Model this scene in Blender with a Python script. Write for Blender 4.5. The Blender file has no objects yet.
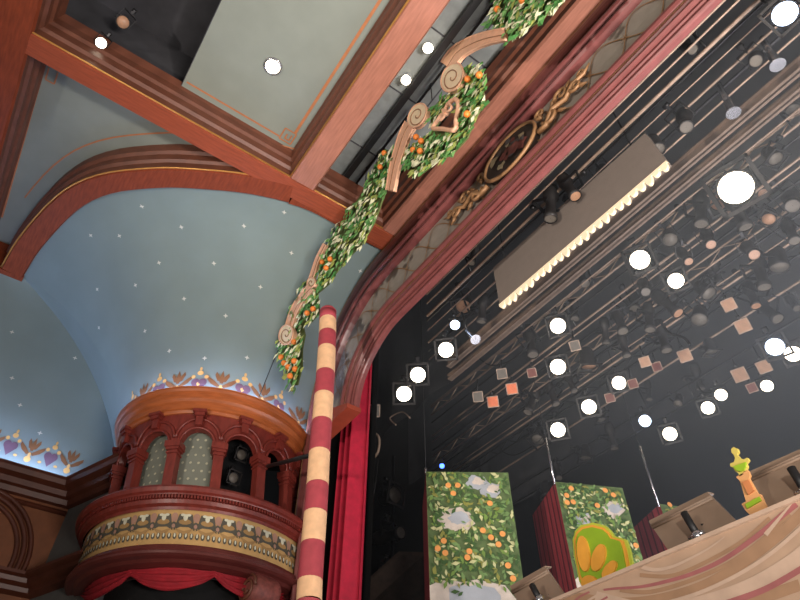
import bpy, bmesh, math, random
from mathutils import Vector, Matrix, Quaternion
random.seed(7)
PI = math.pi
SC = bpy.context.scene
COL = SC.collection
S, EYE = 4.5, 1.25                      # 1 unit below = 4.5 m (camera to proscenium); the eye is 1.25 m above the floor

# ------------------------------------------------------------------ camera
FPX, PITCH, HEAD, ROLL = 600.0, math.radians(46.08), math.radians(35.01), math.radians(.21)
_h = Vector((-math.cos(HEAD), math.sin(HEAD), 0)); _r = Vector((math.sin(HEAD), math.cos(HEAD), 0)); _u = Vector((0, 0, 1))
CF = _h*math.cos(PITCH)+_u*math.sin(PITCH); _U = -_h*math.sin(PITCH)+_u*math.cos(PITCH)
CR = _r*math.cos(ROLL)+_U*math.sin(ROLL); CU = _U*math.cos(ROLL)-_r*math.sin(ROLL)
cam_data = bpy.data.cameras.new('camera'); cam = bpy.data.objects.new('camera', cam_data); COL.objects.link(cam)
cam_data.sensor_width = 36; cam_data.lens = 36*FPX/800; cam_data.clip_start = .05; cam_data.clip_end = 200
cam.matrix_world = Matrix((( CR.x, CU.x, -CF.x, 0), (CR.y, CU.y, -CF.y, 0), (CR.z, CU.z, -CF.z, EYE), (0, 0, 0, 1)))
SC.camera = cam

# ------------------------------------------------------------------ light and exposure
SC.view_settings.view_transform = 'Standard'; SC.view_settings.look = 'None'
SC.view_settings.gamma = 1; SC.view_settings.use_curve_mapping = False
SC.view_settings.exposure = 0.0
SC.cycles.use_denoising = True
SC.cycles.max_bounces = 6
SC.cycles.sample_clamp_indirect = 4
wd = bpy.data.worlds.new('house_ambient'); SC.world = wd; wd.use_nodes = True
wd.node_tree.nodes['Background'].inputs[0].default_value = (.68, .67, .65, 1)
wd.node_tree.nodes['Background'].inputs[1].default_value = .21

def W(p): return Vector((p[0]*S, p[1]*S, p[2]*S+EYE))
def lamp(name, kind, loc, target, energy, color, **kw):
    d = bpy.data.lights.new(name, kind); d.energy = energy; d.color = color
    for k, v in kw.items(): setattr(d, k, v)
    o = bpy.data.objects.new(name, d); COL.objects.link(o); o.location = W(loc)
    o.rotation_euler = (W(target)-W(loc)).to_track_quat('-Z', 'Y').to_euler(); return o
# unseen fill lamps added to brighten the arch, ceiling, loft and flats
lamp('house_fill_spot', 'SPOT', (-.4, -2.2, .05), (-1.0, .9, 2.0), 5200, (1, .90, .80), spot_size=1.1, spot_blend=.9, shadow_soft_size=.25)  # added fill on arch and garland, set low to move the garland's shadow
lamp('house_fill_spot', 'SPOT', (.4, -3.0, 1.6), (-1.55, .75, 1.0), 1300, (1, .85, .7), spot_size=.5, spot_blend=.8, shadow_soft_size=.25)  # added fill on the striped column
lamp('spill_fill_area', 'AREA', (.75, .62, -.02), (-.2, .7, 2.2), 1500, (1, .90, .82), shape='RECTANGLE', size=4.5, size_y=1.4)  # added fill in place of bounce from the lit stage floor
lamp('spill_fill_spot', 'SPOT', (.7, .84, .02), (-.45, 1.0, 2.27), 4600, (1, .92, .86), spot_size=1.15, spot_blend=1, shadow_soft_size=.4)  # added fill imitating stage light on the arch crown
lamp('loft_fill_area', 'AREA', (-.2, 1.9, .1), (-.2, 2.0, 2), 700, (.95, .93, 1), shape='RECTANGLE', size=6.0, size_y=4)  # unseen fill added to lift the dark loft from below
lamp('flats_fill_spot', 'SPOT', (.7, -.4, .2), (-.95, 1.75, .75), 1500, (1, .93, .85), spot_size=.7, spot_blend=.7, shadow_soft_size=.2)  # unseen fill added for the painted flats

# ------------------------------------------------------------------ helpers
def ray(px, py): return CR*(px-400)+CU*(300-py)+CF*FPX
def P(px, py, ax, v):
    d = ray(px, py); return d*(v/d[ax])
def lin(c): return tuple((x/12.92 if x <= .04045 else ((x+.055)/1.055)**2.4) for x in c)
MATS = {}
def mat(name, rgb, rough=.6, metal=0, var=.12, scale=6, stretch=(1, 1, 1), bump=0, emit=0, emit_rgb=None, spec=.5):
    if name in MATS: return MATS[name]
    m = bpy.data.materials.new(name); m.use_nodes = True; nt = m.node_tree; b = nt.nodes['Principled BSDF']
    c = lin([x/255 for x in rgb])
    b.inputs['Roughness'].default_value = rough; b.inputs['Metallic'].default_value = metal
    b.inputs['Specular IOR Level'].default_value = spec
    tc = nt.nodes.new('ShaderNodeTexCoord'); mp = nt.nodes.new('ShaderNodeMapping'); mp.inputs['Scale'].default_value = stretch
    nz = nt.nodes.new('ShaderNodeTexNoise'); nz.inputs['Scale'].default_value = scale; nz.inputs['Detail'].default_value = 5
    rp = nt.nodes.new('ShaderNodeValToRGB')
    rp.color_ramp.elements[0].position = .3; rp.color_ramp.elements[1].position = .7
    rp.color_ramp.elements[0].color = (*[x*(1-var) for x in c], 1); rp.color_ramp.elements[1].color = (*[min(1, x*(1+var)) for x in c], 1)
    nt.links.new(tc.outputs['Object'], mp.inputs[0]); nt.links.new(mp.outputs[0], nz.inputs['Vector'])
    nt.links.new(nz.outputs['Fac'], rp.inputs[0]); nt.links.new(rp.outputs[0], b.inputs['Base Color'])
    if bump:
        bp = nt.nodes.new('ShaderNodeBump'); bp.inputs['Strength'].default_value = bump; bp.inputs['Distance'].default_value = .02
        nt.links.new(nz.outputs['Fac'], bp.inputs['Height']); nt.links.new(bp.outputs[0], b.inputs['Normal'])
    if emit:
        e = lin([x/255 for x in (emit_rgb or rgb)])
        b.inputs['Emission Color'].default_value = (*e, 1); b.inputs['Emission Strength'].default_value = emit
    MATS[name] = m; return m

class MB:
    """collects shapes (in units of S) and builds ONE mesh object"""
    def __init__(self): self.v = []; self.f = []; self.m = []; self.sm = []
    def add(self, vs, fs, mi=0, smooth=False):
        o = len(self.v); self.v += [Vector(p) for p in vs]
        for f in fs: self.f.append([o+i for i in f]); self.m.append(mi); self.sm.append(smooth)
    def box(self, lo, hi, mi=0):
        x0, y0, z0 = lo; x1, y1, z1 = hi
        self.add([(x0,y0,z0),(x1,y0,z0),(x1,y1,z0),(x0,y1,z0),(x0,y0,z1),(x1,y0,z1),(x1,y1,z1),(x0,y1,z1)],
                 [(0,3,2,1),(4,5,6,7),(0,1,5,4),(1,2,6,5),(2,3,7,6),(3,0,4,7)], mi)
    def obox(self, c, ax, ay, az, mi=0):     # oriented box: centre and half axes
        c, ax, ay, az = map(Vector, (c, ax, ay, az))
        vs = [c+sx*ax+sy*ay+sz*az for sz in (-1,1) for sx, sy in ((-1,-1),(1,-1),(1,1),(-1,1))]
        self.add(vs, [(0,3,2,1),(4,5,6,7),(0,1,5,4),(1,2,6,5),(2,3,7,6),(3,0,4,7)], mi)
    def tube(self, pts, r, n=8, mi=0, closed=False, caps=True):
        pts = [Vector(p) for p in pts]; N = len(pts); rr = r if isinstance(r, (list, tuple)) else [r]*N
        rings = []; prev = None
        for i, p in enumerate(pts):
            a = pts[(i-1) % N] if (closed or i > 0) else p; b = pts[(i+1) % N] if (closed or i < N-1) else p
            t = (b-a).normalized()
            if prev is None: s = t.orthogonal().normalized()
            else: s = (prev-t*prev.dot(t)); s = s.normalized() if s.length > 1e-9 else t.orthogonal().normalized()
            prev = s; q = t.cross(s)
            rings.append([p+rr[i]*(s*math.cos(2*PI*k/n)+q*math.sin(2*PI*k/n)) for k in range(n)])
        vs = [v for g in rings for v in g]; fs = []
        for i in range(N if closed else N-1):
            j = (i+1) % N
            for k in range(n): fs.append((i*n+k, i*n+(k+1) % n, j*n+(k+1) % n, j*n+k))
        self.add(vs, fs, mi, True)
        if caps and not closed:
            self.add(rings[0], [tuple(range(n-1, -1, -1))], mi); self.add(rings[-1], [tuple(range(n))], mi)
    def lathe(self, prof, c=(0,0,0), axis=(0,0,1), n=16, mi=0, a0=0, a1=2*PI, cap=False, smooth=True, up=None):
        c = Vector(c); ax = Vector(axis).normalized(); s = Vector(up) if up else ax.orthogonal().normalized(); q = ax.cross(s)
        full = abs(a1-a0-2*PI) < 1e-6; k = n if full else n+1; vs = []
        for r, h in prof:
            for i in range(k):
                a = a0+(a1-a0)*i/n; vs.append(c+ax*h+r*(s*math.cos(a)+q*math.sin(a)))
        fs = []
        for j in range(len(prof)-1):
            for i in range(n): i2 = (i+1) % k; fs.append((j*k+i, j*k+i2, (j+1)*k+i2, (j+1)*k+i))
        self.add(vs, fs, mi, smooth)
        if cap:
            for j in (0, len(prof)-1): self.add([vs[j*k+i] for i in range(k)], [tuple(range(k)) if j else tuple(range(k-1, -1, -1))], mi)
    def sphere(self, c, r, mi=0, n=10, sz=1):
        prof = [(max(1e-5, r*math.sin(PI*i/6)), -r*sz*math.cos(PI*i/6)) for i in range(7)]
        self.lathe(prof, c, n=n, mi=mi)
    def prism(self, poly, ext, mi=0, mi_side=None):   # poly: list of 3D points, ext: extrusion vector
        poly = [Vector(p) for p in poly]; e = Vector(ext); n = len(poly)
        self.add(poly, [tuple(range(n))], mi); self.add([p+e for p in poly], [tuple(range(n-1, -1, -1))], mi)
        self.add(poly+[p+e for p in poly], [(i, n+i, n+(i+1) % n, (i+1) % n) for i in range(n)], mi if mi_side is None else mi_side)
    def grid(self, fn, nu, nv, mi=0, smooth=True):
        vs = [fn(i/nu, j/nv) for i in range(nu+1) for j in range(nv+1)]
        fs = [(i*(nv+1)+j, (i+1)*(nv+1)+j, (i+1)*(nv+1)+j+1, i*(nv+1)+j+1) for i in range(nu) for j in range(nv)]
        self.add(vs, fs, mi, smooth)
    def build(self, name, mats, parent=None, origin=None, local=False, fix=True):
        if not isinstance(mats, (list, tuple)): mats = [mats]
        me = bpy.data.meshes.new(name)
        org = parent.location.copy() if parent is not None and parent.parent is None else Vector((0, 0, 0))
        if parent is not None and parent.parent is not None: org = parent.parent.location.copy()+parent.location
        if local: vs = [v*S for v in self.v]
        else:
            vs = [W(v) for v in self.v]
            if parent is None:
                if origin is not None: org = W(origin)
                else:
                    xs = [v.x for v in vs]; ys = [v.y for v in vs]; zs = [v.z for v in vs]
                    org = Vector(((min(xs)+max(xs))/2, (min(ys)+max(ys))/2, min(zs)))
            vs = [v-org for v in vs]
        me.from_pydata([tuple(v) for v in vs], [], self.f)
        for m in mats: me.materials.append(m)
        for i, p in enumerate(me.polygons): p.material_index = self.m[i]; p.use_smooth = self.sm[i]
        if fix:
            bm = bmesh.new(); bm.from_mesh(me); bmesh.ops.remove_doubles(bm, verts=bm.verts, dist=1e-5)
            bmesh.ops.recalc_face_normals(bm, faces=bm.faces); bm.to_mesh(me); bm.free()
        o = bpy.data.objects.new(name, me); COL.objects.link(o)
        if parent is not None: o.parent = parent
        elif not local: o.location = org
        return o
def thing(name, label, cat, loc, group=None):
    o = bpy.data.objects.new(name, None); COL.objects.link(o); o.location = W(loc); o.empty_display_size = .2
    return tag(o, label, cat, group)
def tag(o, label, cat, group=None):
    o['label'] = label; o['category'] = cat
    if group: o['group'] = group
    return o
def struct(o): o['kind'] = 'structure'; return o
def arc(c, r, a0, a1, n): return [(c[0]+r*math.cos(a0+(a1-a0)*i/n), c[1]+r*math.sin(a0+(a1-a0)*i/n)) for i in range(n+1)]
def catmull(pts, k=6):
    pts = [Vector(p) for p in pts]; out = []
    for i in range(len(pts)-1):
        p0 = pts[max(i-1, 0)]; p1 = pts[i]; p2 = pts[i+1]; p3 = pts[min(i+2, len(pts)-1)]
        for j in range(k):
            t = j/k
            out.append(.5*((2*p1)+(p2-p0)*t+(2*p0-5*p1+4*p2-p3)*t*t+(3*p1-p0-3*p2+p3)*t**3))
    return out+[pts[-1]]
def ribbon_px(pts, hw, k=5):      # outline of a strip drawn along pixel points, as a list of pixel points
    c = catmull([(*p, 0) for p in pts], k); n = len(c); L = []; R = []
    for i, p in enumerate(c):
        t = (c[min(i+1, n-1)]-c[max(i-1, 0)]).normalized(); q = Vector((-t.y, t.x, 0))
        w = hw if not isinstance(hw, (list, tuple)) else hw[0]+(hw[1]-hw[0])*i/(n-1)
        L.append(p+q*w); R.append(p-q*w)
    return L, R
def inside(x, y, poly):
    r = False; j = len(poly)-1
    for i in range(len(poly)):
        xi, yi = poly[i]; xj, yj = poly[j]
        if (yi > y) != (yj > y) and x < (xj-xi)*(y-yi)/(yj-yi)+xi: r = not r
        j = i
    return r

# ------------------------------------------------------------------ materials
M_wood = mat('stained_wood', (128, 58, 32), .6, spec=.25, var=.22, scale=3, stretch=(1.2, 9, 9), bump=.1)
M_woodx_lit = mat('stained_wood_crosswise_lit', (160, 106, 88), .45, var=.16, scale=3, stretch=(1, 9, 9), bump=.08)  # same wood, coloured lighter and pinker for the stage light on these beams
M_woody = mat('stained_wood_lengthwise', (146, 70, 44), .55, spec=.3, var=.2, scale=3, stretch=(9, 1, 9), bump=.08)
M_gold = mat('gilt_edge', (205, 150, 80), .35, .5, .1)
M_dkwood_shade = mat('dark_wood_and_beam_shade', (108, 64, 47), .5, var=.2, scale=4)  # also on beam sides, where it paints their shade
M_blue = mat('sky_blue_plaster', (120, 135, 132), .85, var=.05, scale=1.2)
M_grey = mat('grey_ceiling_plaster', (130, 136, 127), .8, var=.05, scale=2)
M_line = mat('painted_tan_line', (176, 112, 72), .7)
M_star = mat('pale_star_paint', (206, 206, 196), .7)
M_stBr = mat('brown_stencil_paint', (120, 80, 46), .7)
M_stGd = mat('gold_stencil_paint', (210, 166, 98), .7)
M_stPu = mat('plum_stencil_paint', (100, 74, 88), .7)
M_maroon = mat('maroon_moulding', (122, 68, 66), .35, var=.14, scale=5, bump=.05)
M_maroonD = mat('deep_maroon', (96, 44, 40), .4, var=.14, scale=5)
M_tracery = mat('taupe_panel', (150, 140, 130), .7, var=.08)
M_trgold = mat('dull_gold', (156, 116, 80), .5, .2)
M_black = mat('black_drape', (14, 14, 15), .95, var=.3)
M_loft = mat('dark_fly_loft', (66, 66, 70), .95, var=.25, scale=2)
M_redcurt = mat('crimson_velvet', (178, 22, 52), .75, var=.15, scale=8)
M_swag = mat('red_swag_cloth', (150, 20, 34), .8, var=.2, scale=8)
M_box = mat('box_mahogany', (118, 46, 38), .38, var=.2, scale=5, stretch=(3, 3, 1), bump=.06)
M_boxor = mat('box_cornice_oak', (170, 92, 48), .4, var=.16, scale=4, stretch=(1, 1, 6), bump=.06)
M_dots = mat('grey_wallpaper', (122, 126, 114), .8, var=.06)
M_dot = mat('cream_dots', (184, 182, 156), .8)
M_frieze = mat('frieze_straw_paint', (190, 152, 96), .7, var=.1)
M_frD = mat('frieze_dark_paint', (84, 80, 68), .7)
M_frR = mat('frieze_rose_paint', (168, 128, 108), .7)
M_frW = mat('frieze_white_paint', (206, 204, 180), .7)
M_brown = mat('brown_wall_panel', (120, 70, 40), .6, var=.16, scale=4)
M_dkbrown = mat('dark_brown_cornice', (88, 46, 32), .45, var=.18, scale=4)
M_wgrey = mat('grey_wall', (98, 98, 94), .8, var=.06)
M_pwhite = mat('peach_stripe', (236, 190, 146), .6, var=.1, scale=9)
M_pred = mat('raspberry_stripe', (170, 66, 76), .6, var=.12, scale=9)
M_metal = mat('dark_steel', (60, 60, 62), .4, .7)
M_tan = mat('dusty_tan_steel', (184, 160, 142), .6, .1, var=.2)
M_blk = mat('black_paint', (26, 26, 28), .5, var=.2)
M_fixt = mat('lamp_housing_black', (44, 42, 42), .45, .2, var=.2)
M_chrome = mat('bright_metal', (190, 190, 195), .25, .9)
M_warm = mat('lit_warm_lens', (255, 240, 215), .4, emit=9)
M_cool = mat('lit_cool_lens', (205, 225, 255), .4, emit=9)
M_bluel = mat('lit_blue_lens', (70, 110, 255), .4, emit=6)
M_led = mat('blue_white_cove_lamp', (185, 205, 255), .4, emit=52)
M_gelO = mat('orange_gel', (220, 116, 76), .4, emit=.3)
M_gelP = mat('peach_gel', (180, 138, 110), .4, emit=.05)
M_gelR = mat('dull_red_gel', (120, 58, 50), .4)
M_gelG = mat('grey_gel', (110, 104, 96), .5)
M_leaf = [mat('leaf_green_a', (78, 140, 70), .6), mat('leaf_green_b', (120, 172, 98), .6), mat('leaf_cream', (238, 238, 200), .6),
          mat('leaf_yellow_green', (166, 178, 92), .6), mat('leaf_backing', (88, 100, 50), .8)]
M_orange = mat('orange_peel', (236, 132, 52), .5, var=.08, scale=30)
M_scroll = mat('carved_peach_scroll', (236, 184, 150), .6, var=.08, scale=10)
M_scrollc = mat('carved_cream_scroll', (240, 218, 182), .6, var=.06)
M_scrolld = mat('scroll_brown_groove', (160, 116, 84), .7)
M_flatred = mat('flat_maroon_side', (160, 56, 64), .7, var=.2, scale=5, stretch=(3, 3, .4))
M_flatdk = mat('flat_dark_stripe', (92, 28, 36), .7)
M_pg = [mat('painted_green_a', (92, 112, 66), .75, var=.3, scale=7), mat('painted_green_b', (66, 98, 48), .75), mat('painted_green_c', (118, 150, 88), .75),
        mat('painted_cream_leaf', (208, 206, 150), .75), mat('painted_olive', (146, 146, 70), .75), mat('painted_sky', (176, 180, 186), .75, var=.12, scale=3),
        mat('painted_cloud', (214, 200, 186), .75), mat('painted_orange', (244, 164, 88), .75), mat('painted_yellow_green', (120, 150, 70), .75)]
M_stand = mat('taupe_stand_desk', (140, 118, 100), .55, var=.06)
M_fascia = mat('painted_tan_drape', (164, 136, 113), .75, var=.1, scale=5)
M_fasP = mat('drape_pale_paint', (176, 150, 130), .75)
M_fasM = mat('drape_maroon_paint', (146, 86, 84), .75, var=.15)
M_fasD = mat('drape_shade_paint', (146, 113, 86), .75, var=.12)
M_lime = mat('lime_paint', (136, 168, 36), .5, var=.1)
M_thor = mat('throne_orange_paint', (222, 156, 56), .5, var=.1)
M_thye = mat('throne_yellow_green', (176, 186, 62), .5, var=.08)
M_urn = mat('apricot_paint', (206, 150, 96), .6, var=.1)
M_urnd = mat('darker_apricot_panel', (190, 120, 72), .6)  # darker apricot for the pedestal panel
M_border = mat('grey_border_cloth', (132, 120, 111), .8, var=.05)
M_fringe_glow = mat('cream_fringe_glow', (240, 222, 186), .6, emit=.5)  # faint glow given to the cloth for the light on its edge
M_floor = mat('dark_carpet', (70, 40, 36), .9)
M_stage = mat('stage_deck_paint', (120, 112, 104), .7)

# ------------------------------------------------------------------ SETTING
ZB, ZP = 2.27, 2.437                       # underside of the ceiling beams, coffer panels
FL = -EYE/S; SF = -.04                     # house floor, stage floor
b = MB(); b.box((-2.95, -1.8, FL-.03), (2.2, .86, FL)); struct(b.build('floor', M_floor))
b = MB(); b.box((-3.2, .86, FL-.03), (2.2, 3.5, SF)); struct(b.build('stage_floor', M_stage))

# --- coffered ceiling
b = MB()
b.box((-2.95, -.66, ZP), (-1.48, 1.0, ZP+.03), 0)                 # panel beyond the long beam
b.box((-1.48, -.121, ZP), (1.6, .43, ZP+.03), 0)                  # panel with the bright downlight
b.box((-1.5, -.66, ZP+.35), (1.6, -.121, ZP+.38), 2); b.box((-1.5, -.124, ZP), (1.6, -.121, ZP+.35), 2); b.box((-1.5, -.66, ZP), (-1.48, -.121, ZP+.35), 2)
b.box((-1.5, .43, ZP+.08), (1.6, .96, ZP+.11), 3)                 # deep coffer in front of the arch
b.box((-1.5, .43, ZP), (1.6, .445, ZP+.08), 2); b.box((-1.5, .945, ZP), (1.6, .96, ZP+.08), 2); b.box((-1.5, .445, ZP), (-1.48, .945, ZP+.08), 2)
for x in (-1.28, -.96, -.66, -.36, -.06): b.box((x, .445, ZP+.077), (x+.006, .945, ZP+.08), 2)
for y in (.60, .80): b.box((-1.48, y, ZP+.077), (1.6, y+.005, ZP+.08), 2)
def line(b, pts, w, z, mi):
    z0_ = z
    for (x0, y0), (x1, y1) in zip(pts, pts[1:]):
        z -= .0002
        d = Vector((x1-x0, y1-y0, 0)); n = Vector((-d.y, d.x, 0)).normalized()*w; a = Vector((x0, y0, z)); c = Vector((x1, y1, z))
        b.add([a+n, c+n, c-n, a-n], [(0, 1, 2, 3)], mi)
zl = ZP-.0015
line(b, [(1.5, .372), (-1.35, .372)], .006, zl, 1); line(b, [(-1.402, -.11), (-1.402, .32)], .004, zl, 1)
line(b, [(-1.41, .325), (-1.35, .325), (-1.35, .38), (-1.41, .38), (-1.41, .325)], .003, zl-.001, 1)
line(b, [(-1.37, .345), (-1.395, .345), (-1.395, .365), (-1.365, .365)], .003, zl-.003, 1)
line(b, [(-1.68, -.612), (-2.6, -.603)], .004, zl, 1)
line(b, [(-1.67, -.595), (-1.73, -.595), (-1.73, -.56), (-1.67, -.56)], .003, zl-.002, 1)
RIB = [Vector(P(*q, 2, ZB)) for q in [(22,278),(40,250),(75,213),(110,195),(160,189),(200,190),(250,195),(300,207),(335,224),(362,240),(384,251)]]
RIBC = catmull(RIB, 4)
off = []
for i, p in enumerate(RIBC):
    t = (RIBC[min(i+1, len(RIBC)-1)]-RIBC[max(i-1, 0)]).normalized(); off.append(Vector((t.y, -t.x, 0)))   # towards the house
off = [o if o.x-o.y > 0 else -o for o in off]
line(b, [((p+o*.185).x, (p+o*.185).y) for p, o in list(zip(RIBC, off))[5:30]], .0035, zl, 1)
struct(b.build('ceiling', [M_grey, M_line, M_loft, mat('grey_acoustic_tile', (122, 127, 126), .8)]))

def beam_profile(b, a, c, inward, w, mi=0, both=True, zo=0):
    """a moulded ceiling beam from a to c (points on its underside edge), w wide towards 'inward'"""
    a, c, n = Vector(a), Vector(c), Vector(inward)
    prof = [(0, ZP+.02), (0, ZB+.012), (.008, ZB), (w-.008, ZB), (w, ZB+.012), (w, ZB+.05), (w+.012, ZB+.06), (w+.012, ZB+.10), (w+.022, ZB+.112), (w+.022, ZB+.15), (w+.034, ZP+.02)] if both else \
           [(0, ZP+.02), (0, ZB+.012), (.008, ZB), (w, ZB), (w, ZP+.02)]
    vs = []
    for q in (a, c):
        for o, z in prof: p = q+n*o; vs.append((p.x, p.y, z-zo))
    k = len(prof); fs = [(i, i+1, k+i+1, k+i) for i in range(k-1)]
    for j_, f_ in enumerate(fs): b.add([vs[q_] for q_ in f_], [(0, 1, 2, 3)], 2 if j_ == 0 or j_ >= 4 else mi)  # side faces get the darker wood: shade put into the colour
    b.add(vs[:k], [tuple(range(k))], mi); b.add(vs[k:], [tuple(range(k-1, -1, -1))], mi)
    n_ = len(b.m)
    for j in (0, k-2): pass
def gilt(b, p, q, up=(0, 0, 1)):
    b.tube([p, q], .0042, 5, 1)
b = MB(); beam_profile(b, (-1.56, -1.8, 0), (-1.56, 1.0, 0), (1, 0, 0), .101); gilt(b, (-1.459, -1.8, ZB+.008), (-1.459, .43, ZB+.008)); gilt(b, (-1.459, .553, ZB+.008), (-1.459, .92, ZB+.008))
struct(b.build('trim_1', [M_woody, M_gold, M_dkwood_shade]))
b = MB(); beam_profile(b, (-1.459, .553, 0), (1.6, .553, 0), (0, -1, 0), .123); gilt(b, (-1.455, .43, ZB+.008), (1.6, .43, ZB+.008)); struct(b.build('trim_2', [M_woodx_lit, M_gold, M_dkwood_shade]))
b = MB(); beam_profile(b, (-1.459, 1.0, 0), (1.6, 1.0, 0), (0, -1, 0), .08); struct(b.build('trim_3', [M_woodx_lit, M_gold, M_dkwood_shade]))
b = MB(); beam_profile(b, (-2.95, -.98, 0), (1.6, -.98, 0), (0, 1, 0), .345, zo=.0015); struct(b.build('trim_4', [M_wood, M_gold, M_dkwood_shade]))
b = MB(); beam_profile(b, (-2.86, -1.8, 0), (-2.86, -.40, 0), (1, 0, 0), .09, 0, False); struct(b.build('trim_5', [M_wood, M_gold, M_dkwood_shade]))
# the curved beam round the sky-blue cove
b = MB(); prof = [(0, ZP+.02), (0, ZB+.01), (.006, ZB-.0005), (.095, ZB-.0005), (.103, ZB+.012), (.103, ZB+.05), (.115, ZB+.06), (.115, ZB+.10), (.127, ZB+.112), (.127, ZP+.02)]
rb = RIBC[:-6]; k = len(prof)
NR = next(i for i, (p, o) in enumerate(zip(RIBC, off)) if p.x+o.x*.10 > -1.505)
vs = [(p.x+o.x*d, p.y+o.y*d, z) for p, o in list(zip(RIBC, off))[:NR+1] for d, z in prof]
b.add(vs, [(i*k+j, (i+1)*k+j, (i+1)*k+j+1, i*k+j+1) for i in range(NR) for j in range(4)], 0, False)
b.add(vs, [(i*k+j, (i+1)*k+j, (i+1)*k+j+1, i*k+j+1) for i in range(NR) for j in range(4, k-1)], 2, False)
e0 = RIBC[NR]
b.add([(p.x, p.y, ZB-.0005) for p in RIBC[NR:]]+[(-1.550, 1.0, ZB-.0005), (-1.550, e0.y, ZB-.0005)], [tuple(range(len(RIBC)-NR+2))], 0)
b.add([(p.x, p.y, z) for z in (ZB-.0005, ZP+.02) for p in RIBC[NR:]], [(i, i+1, len(RIBC)-NR+i+1, len(RIBC)-NR+i) for i in range(len(RIBC)-NR-1)], 0)
b.add(vs[:k], [tuple(range(k))], 0)
b.tube([(p.x+o.x*.103, p.y+o.y*.103, ZB+.008) for p, o in list(zip(RIBC, off))[:NR+1]], .0042, 5, 1)
struct(b.build('trim_6', [M_wood, M_gold, M_dkwood_shade]))

# --- sky-blue cove above the box
BC = Vector((-2.455, .725))                 # centre of the box's plan circle
def bcen(z): return Vector((-2.455, .745-.115*(z-1.0)))
ZC0 = 1.46
def cove_bottom(t):
    c = bcen(1.5); a = math.radians(-118+160*t); r = .365
    p = Vector((c.x+r*math.cos(a), c.y+r*math.sin(a), ZC0))
    if t > .93: p.y = p.y+(1.0-p.y)*(t-.93)/.07
    return p
TOP = [p.copy() for p in RIBC]
tl = [0]
for i in range(1, len(TOP)): tl.append(tl[-1]+(TOP[i]-TOP[i-1]).length)
def cove_top(t):
    L = t*tl[-1]
    for i in range(1, len(TOP)):
        if L <= tl[i]+1e-9: f = (L-tl[i-1])/(tl[i]-tl[i-1]); return TOP[i-1].lerp(TOP[i], f)
    return TOP[-1]
def cove(t, w, out=0):
    a = cove_bottom(t); c = cove_top(t); q = .5+.5*min(1, t*2.2)
    th = w*PI/2; k = q*(1-math.cos(th))+(1-q)*w; z = q*math.sin(th)+(1-q)*w
    p = Vector((a.x+(c.x-a.x)*k, a.y+(c.y-a.y)*k, a.z+(ZB+.02-a.z)*z))
    if out:
        e = 1e-3; n = (cove_raw(min(1, t+e), w)-cove_raw(max(0, t-e), w)).cross(cove_raw(t, min(1, w+e))-cove_raw(t, max(0, w-e))).normalized()
        if n.dot(-p) < 0: n = -n
        p = p+n*out
    return p
cove_raw = lambda t, w: cove(t, w, 0)
b = MB(); b.grid(lambda u, v: cove(u, v), 48, 24, 0)
b.grid(lambda u, v: cove(0, v).lerp(Vector((-2.9, cove(0, v).y+.03*(1-v), cove(0, v).z)), u), 2, 24, 0)
for q in [(144,205),(182,225),(160,262),(120,238),(242,227),(286,213),(291,253),(214,262),(263,286),(360,270),(317,293),(183,297),(226,319),(247,356),(205,361),(304,361),(147,330),(100,330),(168,352),(135,286),(98,290),(88,235),(330,240)]:
    # find the cove point that this star sits on
    best = None
    for i in range(61):
        for j in range(41):
            p = cove(i/60, j/40); d = ray(*q).normalized(); e = (p-d*p.dot(d)).length/p.length
            if best is None or e < best[0]: best = (e, i/60, j/40)
    _, t, w = best; p = cove(t, w, .003); dt = (cove(min(1, t+.01), w)-cove(max(0, t-.01), w)).normalized(); dw = (cove(t, min(1, w+.01))-cove(t, max(0, w-.01))).normalized()
    r = .012
    b.add([p]+[p+(dt*math.cos(PI*k/4)+dw*math.sin(PI*k/4))*(r if k % 2 == 0 else r*.4) for k in range(8)], [(0, 1+k, 1+(k+1) % 8) for k in range(8)], 1)
def motif(kind, fn, b):
    """a stencilled flower (0) or heart (1); fn maps (across, up) to the wall"""
    def poly(pts, mi): b.add([fn(x, y) for x, y in pts], [tuple(range(len(pts)))], mi)
    def blob(cx, cy, rx, ry, mi, rot=0, n=10):
        poly([(cx+rx*math.cos(2*PI*i/n)*math.cos(rot)-ry*math.sin(2*PI*i/n)*math.sin(rot), cy+rx*math.cos(2*PI*i/n)*math.sin(rot)+ry*math.sin(2*PI*i/n)*math.cos(rot)) for i in range(n)], mi)
    if kind == 0:
        blob(0, .012, .014, .012, 3); blob(0, .028, .006, .012, 3)
        for s in (-1, 1): poly([(s*.004, .036), (s*.026, .056), (s*.050, .072), (s*.052, .060), (s*.038, .042), (s*.012, .028)], 2)
        poly([(-.006, .046), (-.008, .075), (0, .102), (.008, .075), (.006, .046)], 2)
        for s in (-1, 1): poly([(0, .050), (s*.010, .078), (s*.022, .094), (s*.026, .080), (s*.016, .056)], 2)
    else:
        for s in (-1, 1): blob(s*.013, .046, .016, .016, 4); blob(s*.024, .07, .008, .008, 3)
        poly([(-.028, .04), (0, .004), (.028, .04), (.015, .05), (-.015, .05)], 4)
        blob(0, .034, .010, .014, 3); blob(0, .086, .012, .010, 3); blob(0, .104, .005, .008, 3)
        for s in (-1, 1): blob(s*.034, .014, .008, .005, 3)
for k in range(11):
    t0 = .06+k*.90/10
    Lb = (cove(min(1, t0+.01), .05)-cove(max(0, t0-.01), .05)).length/(min(1, t0+.01)-max(0, t0-.01)); Lw = (cove(t0, .2)-cove(t0, 0)).length/.2
    motif(k % 2, lambda x, y, t0=t0, Lb=Lb, Lw=Lw: cove(min(1, max(0, t0+x*1.15/Lb)), (y*1.15+.085)/Lw, .003), b)
struct(b.build('wall_cove', [M_blue, M_star, M_stBr, M_stGd, M_stPu], fix=False))

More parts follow.
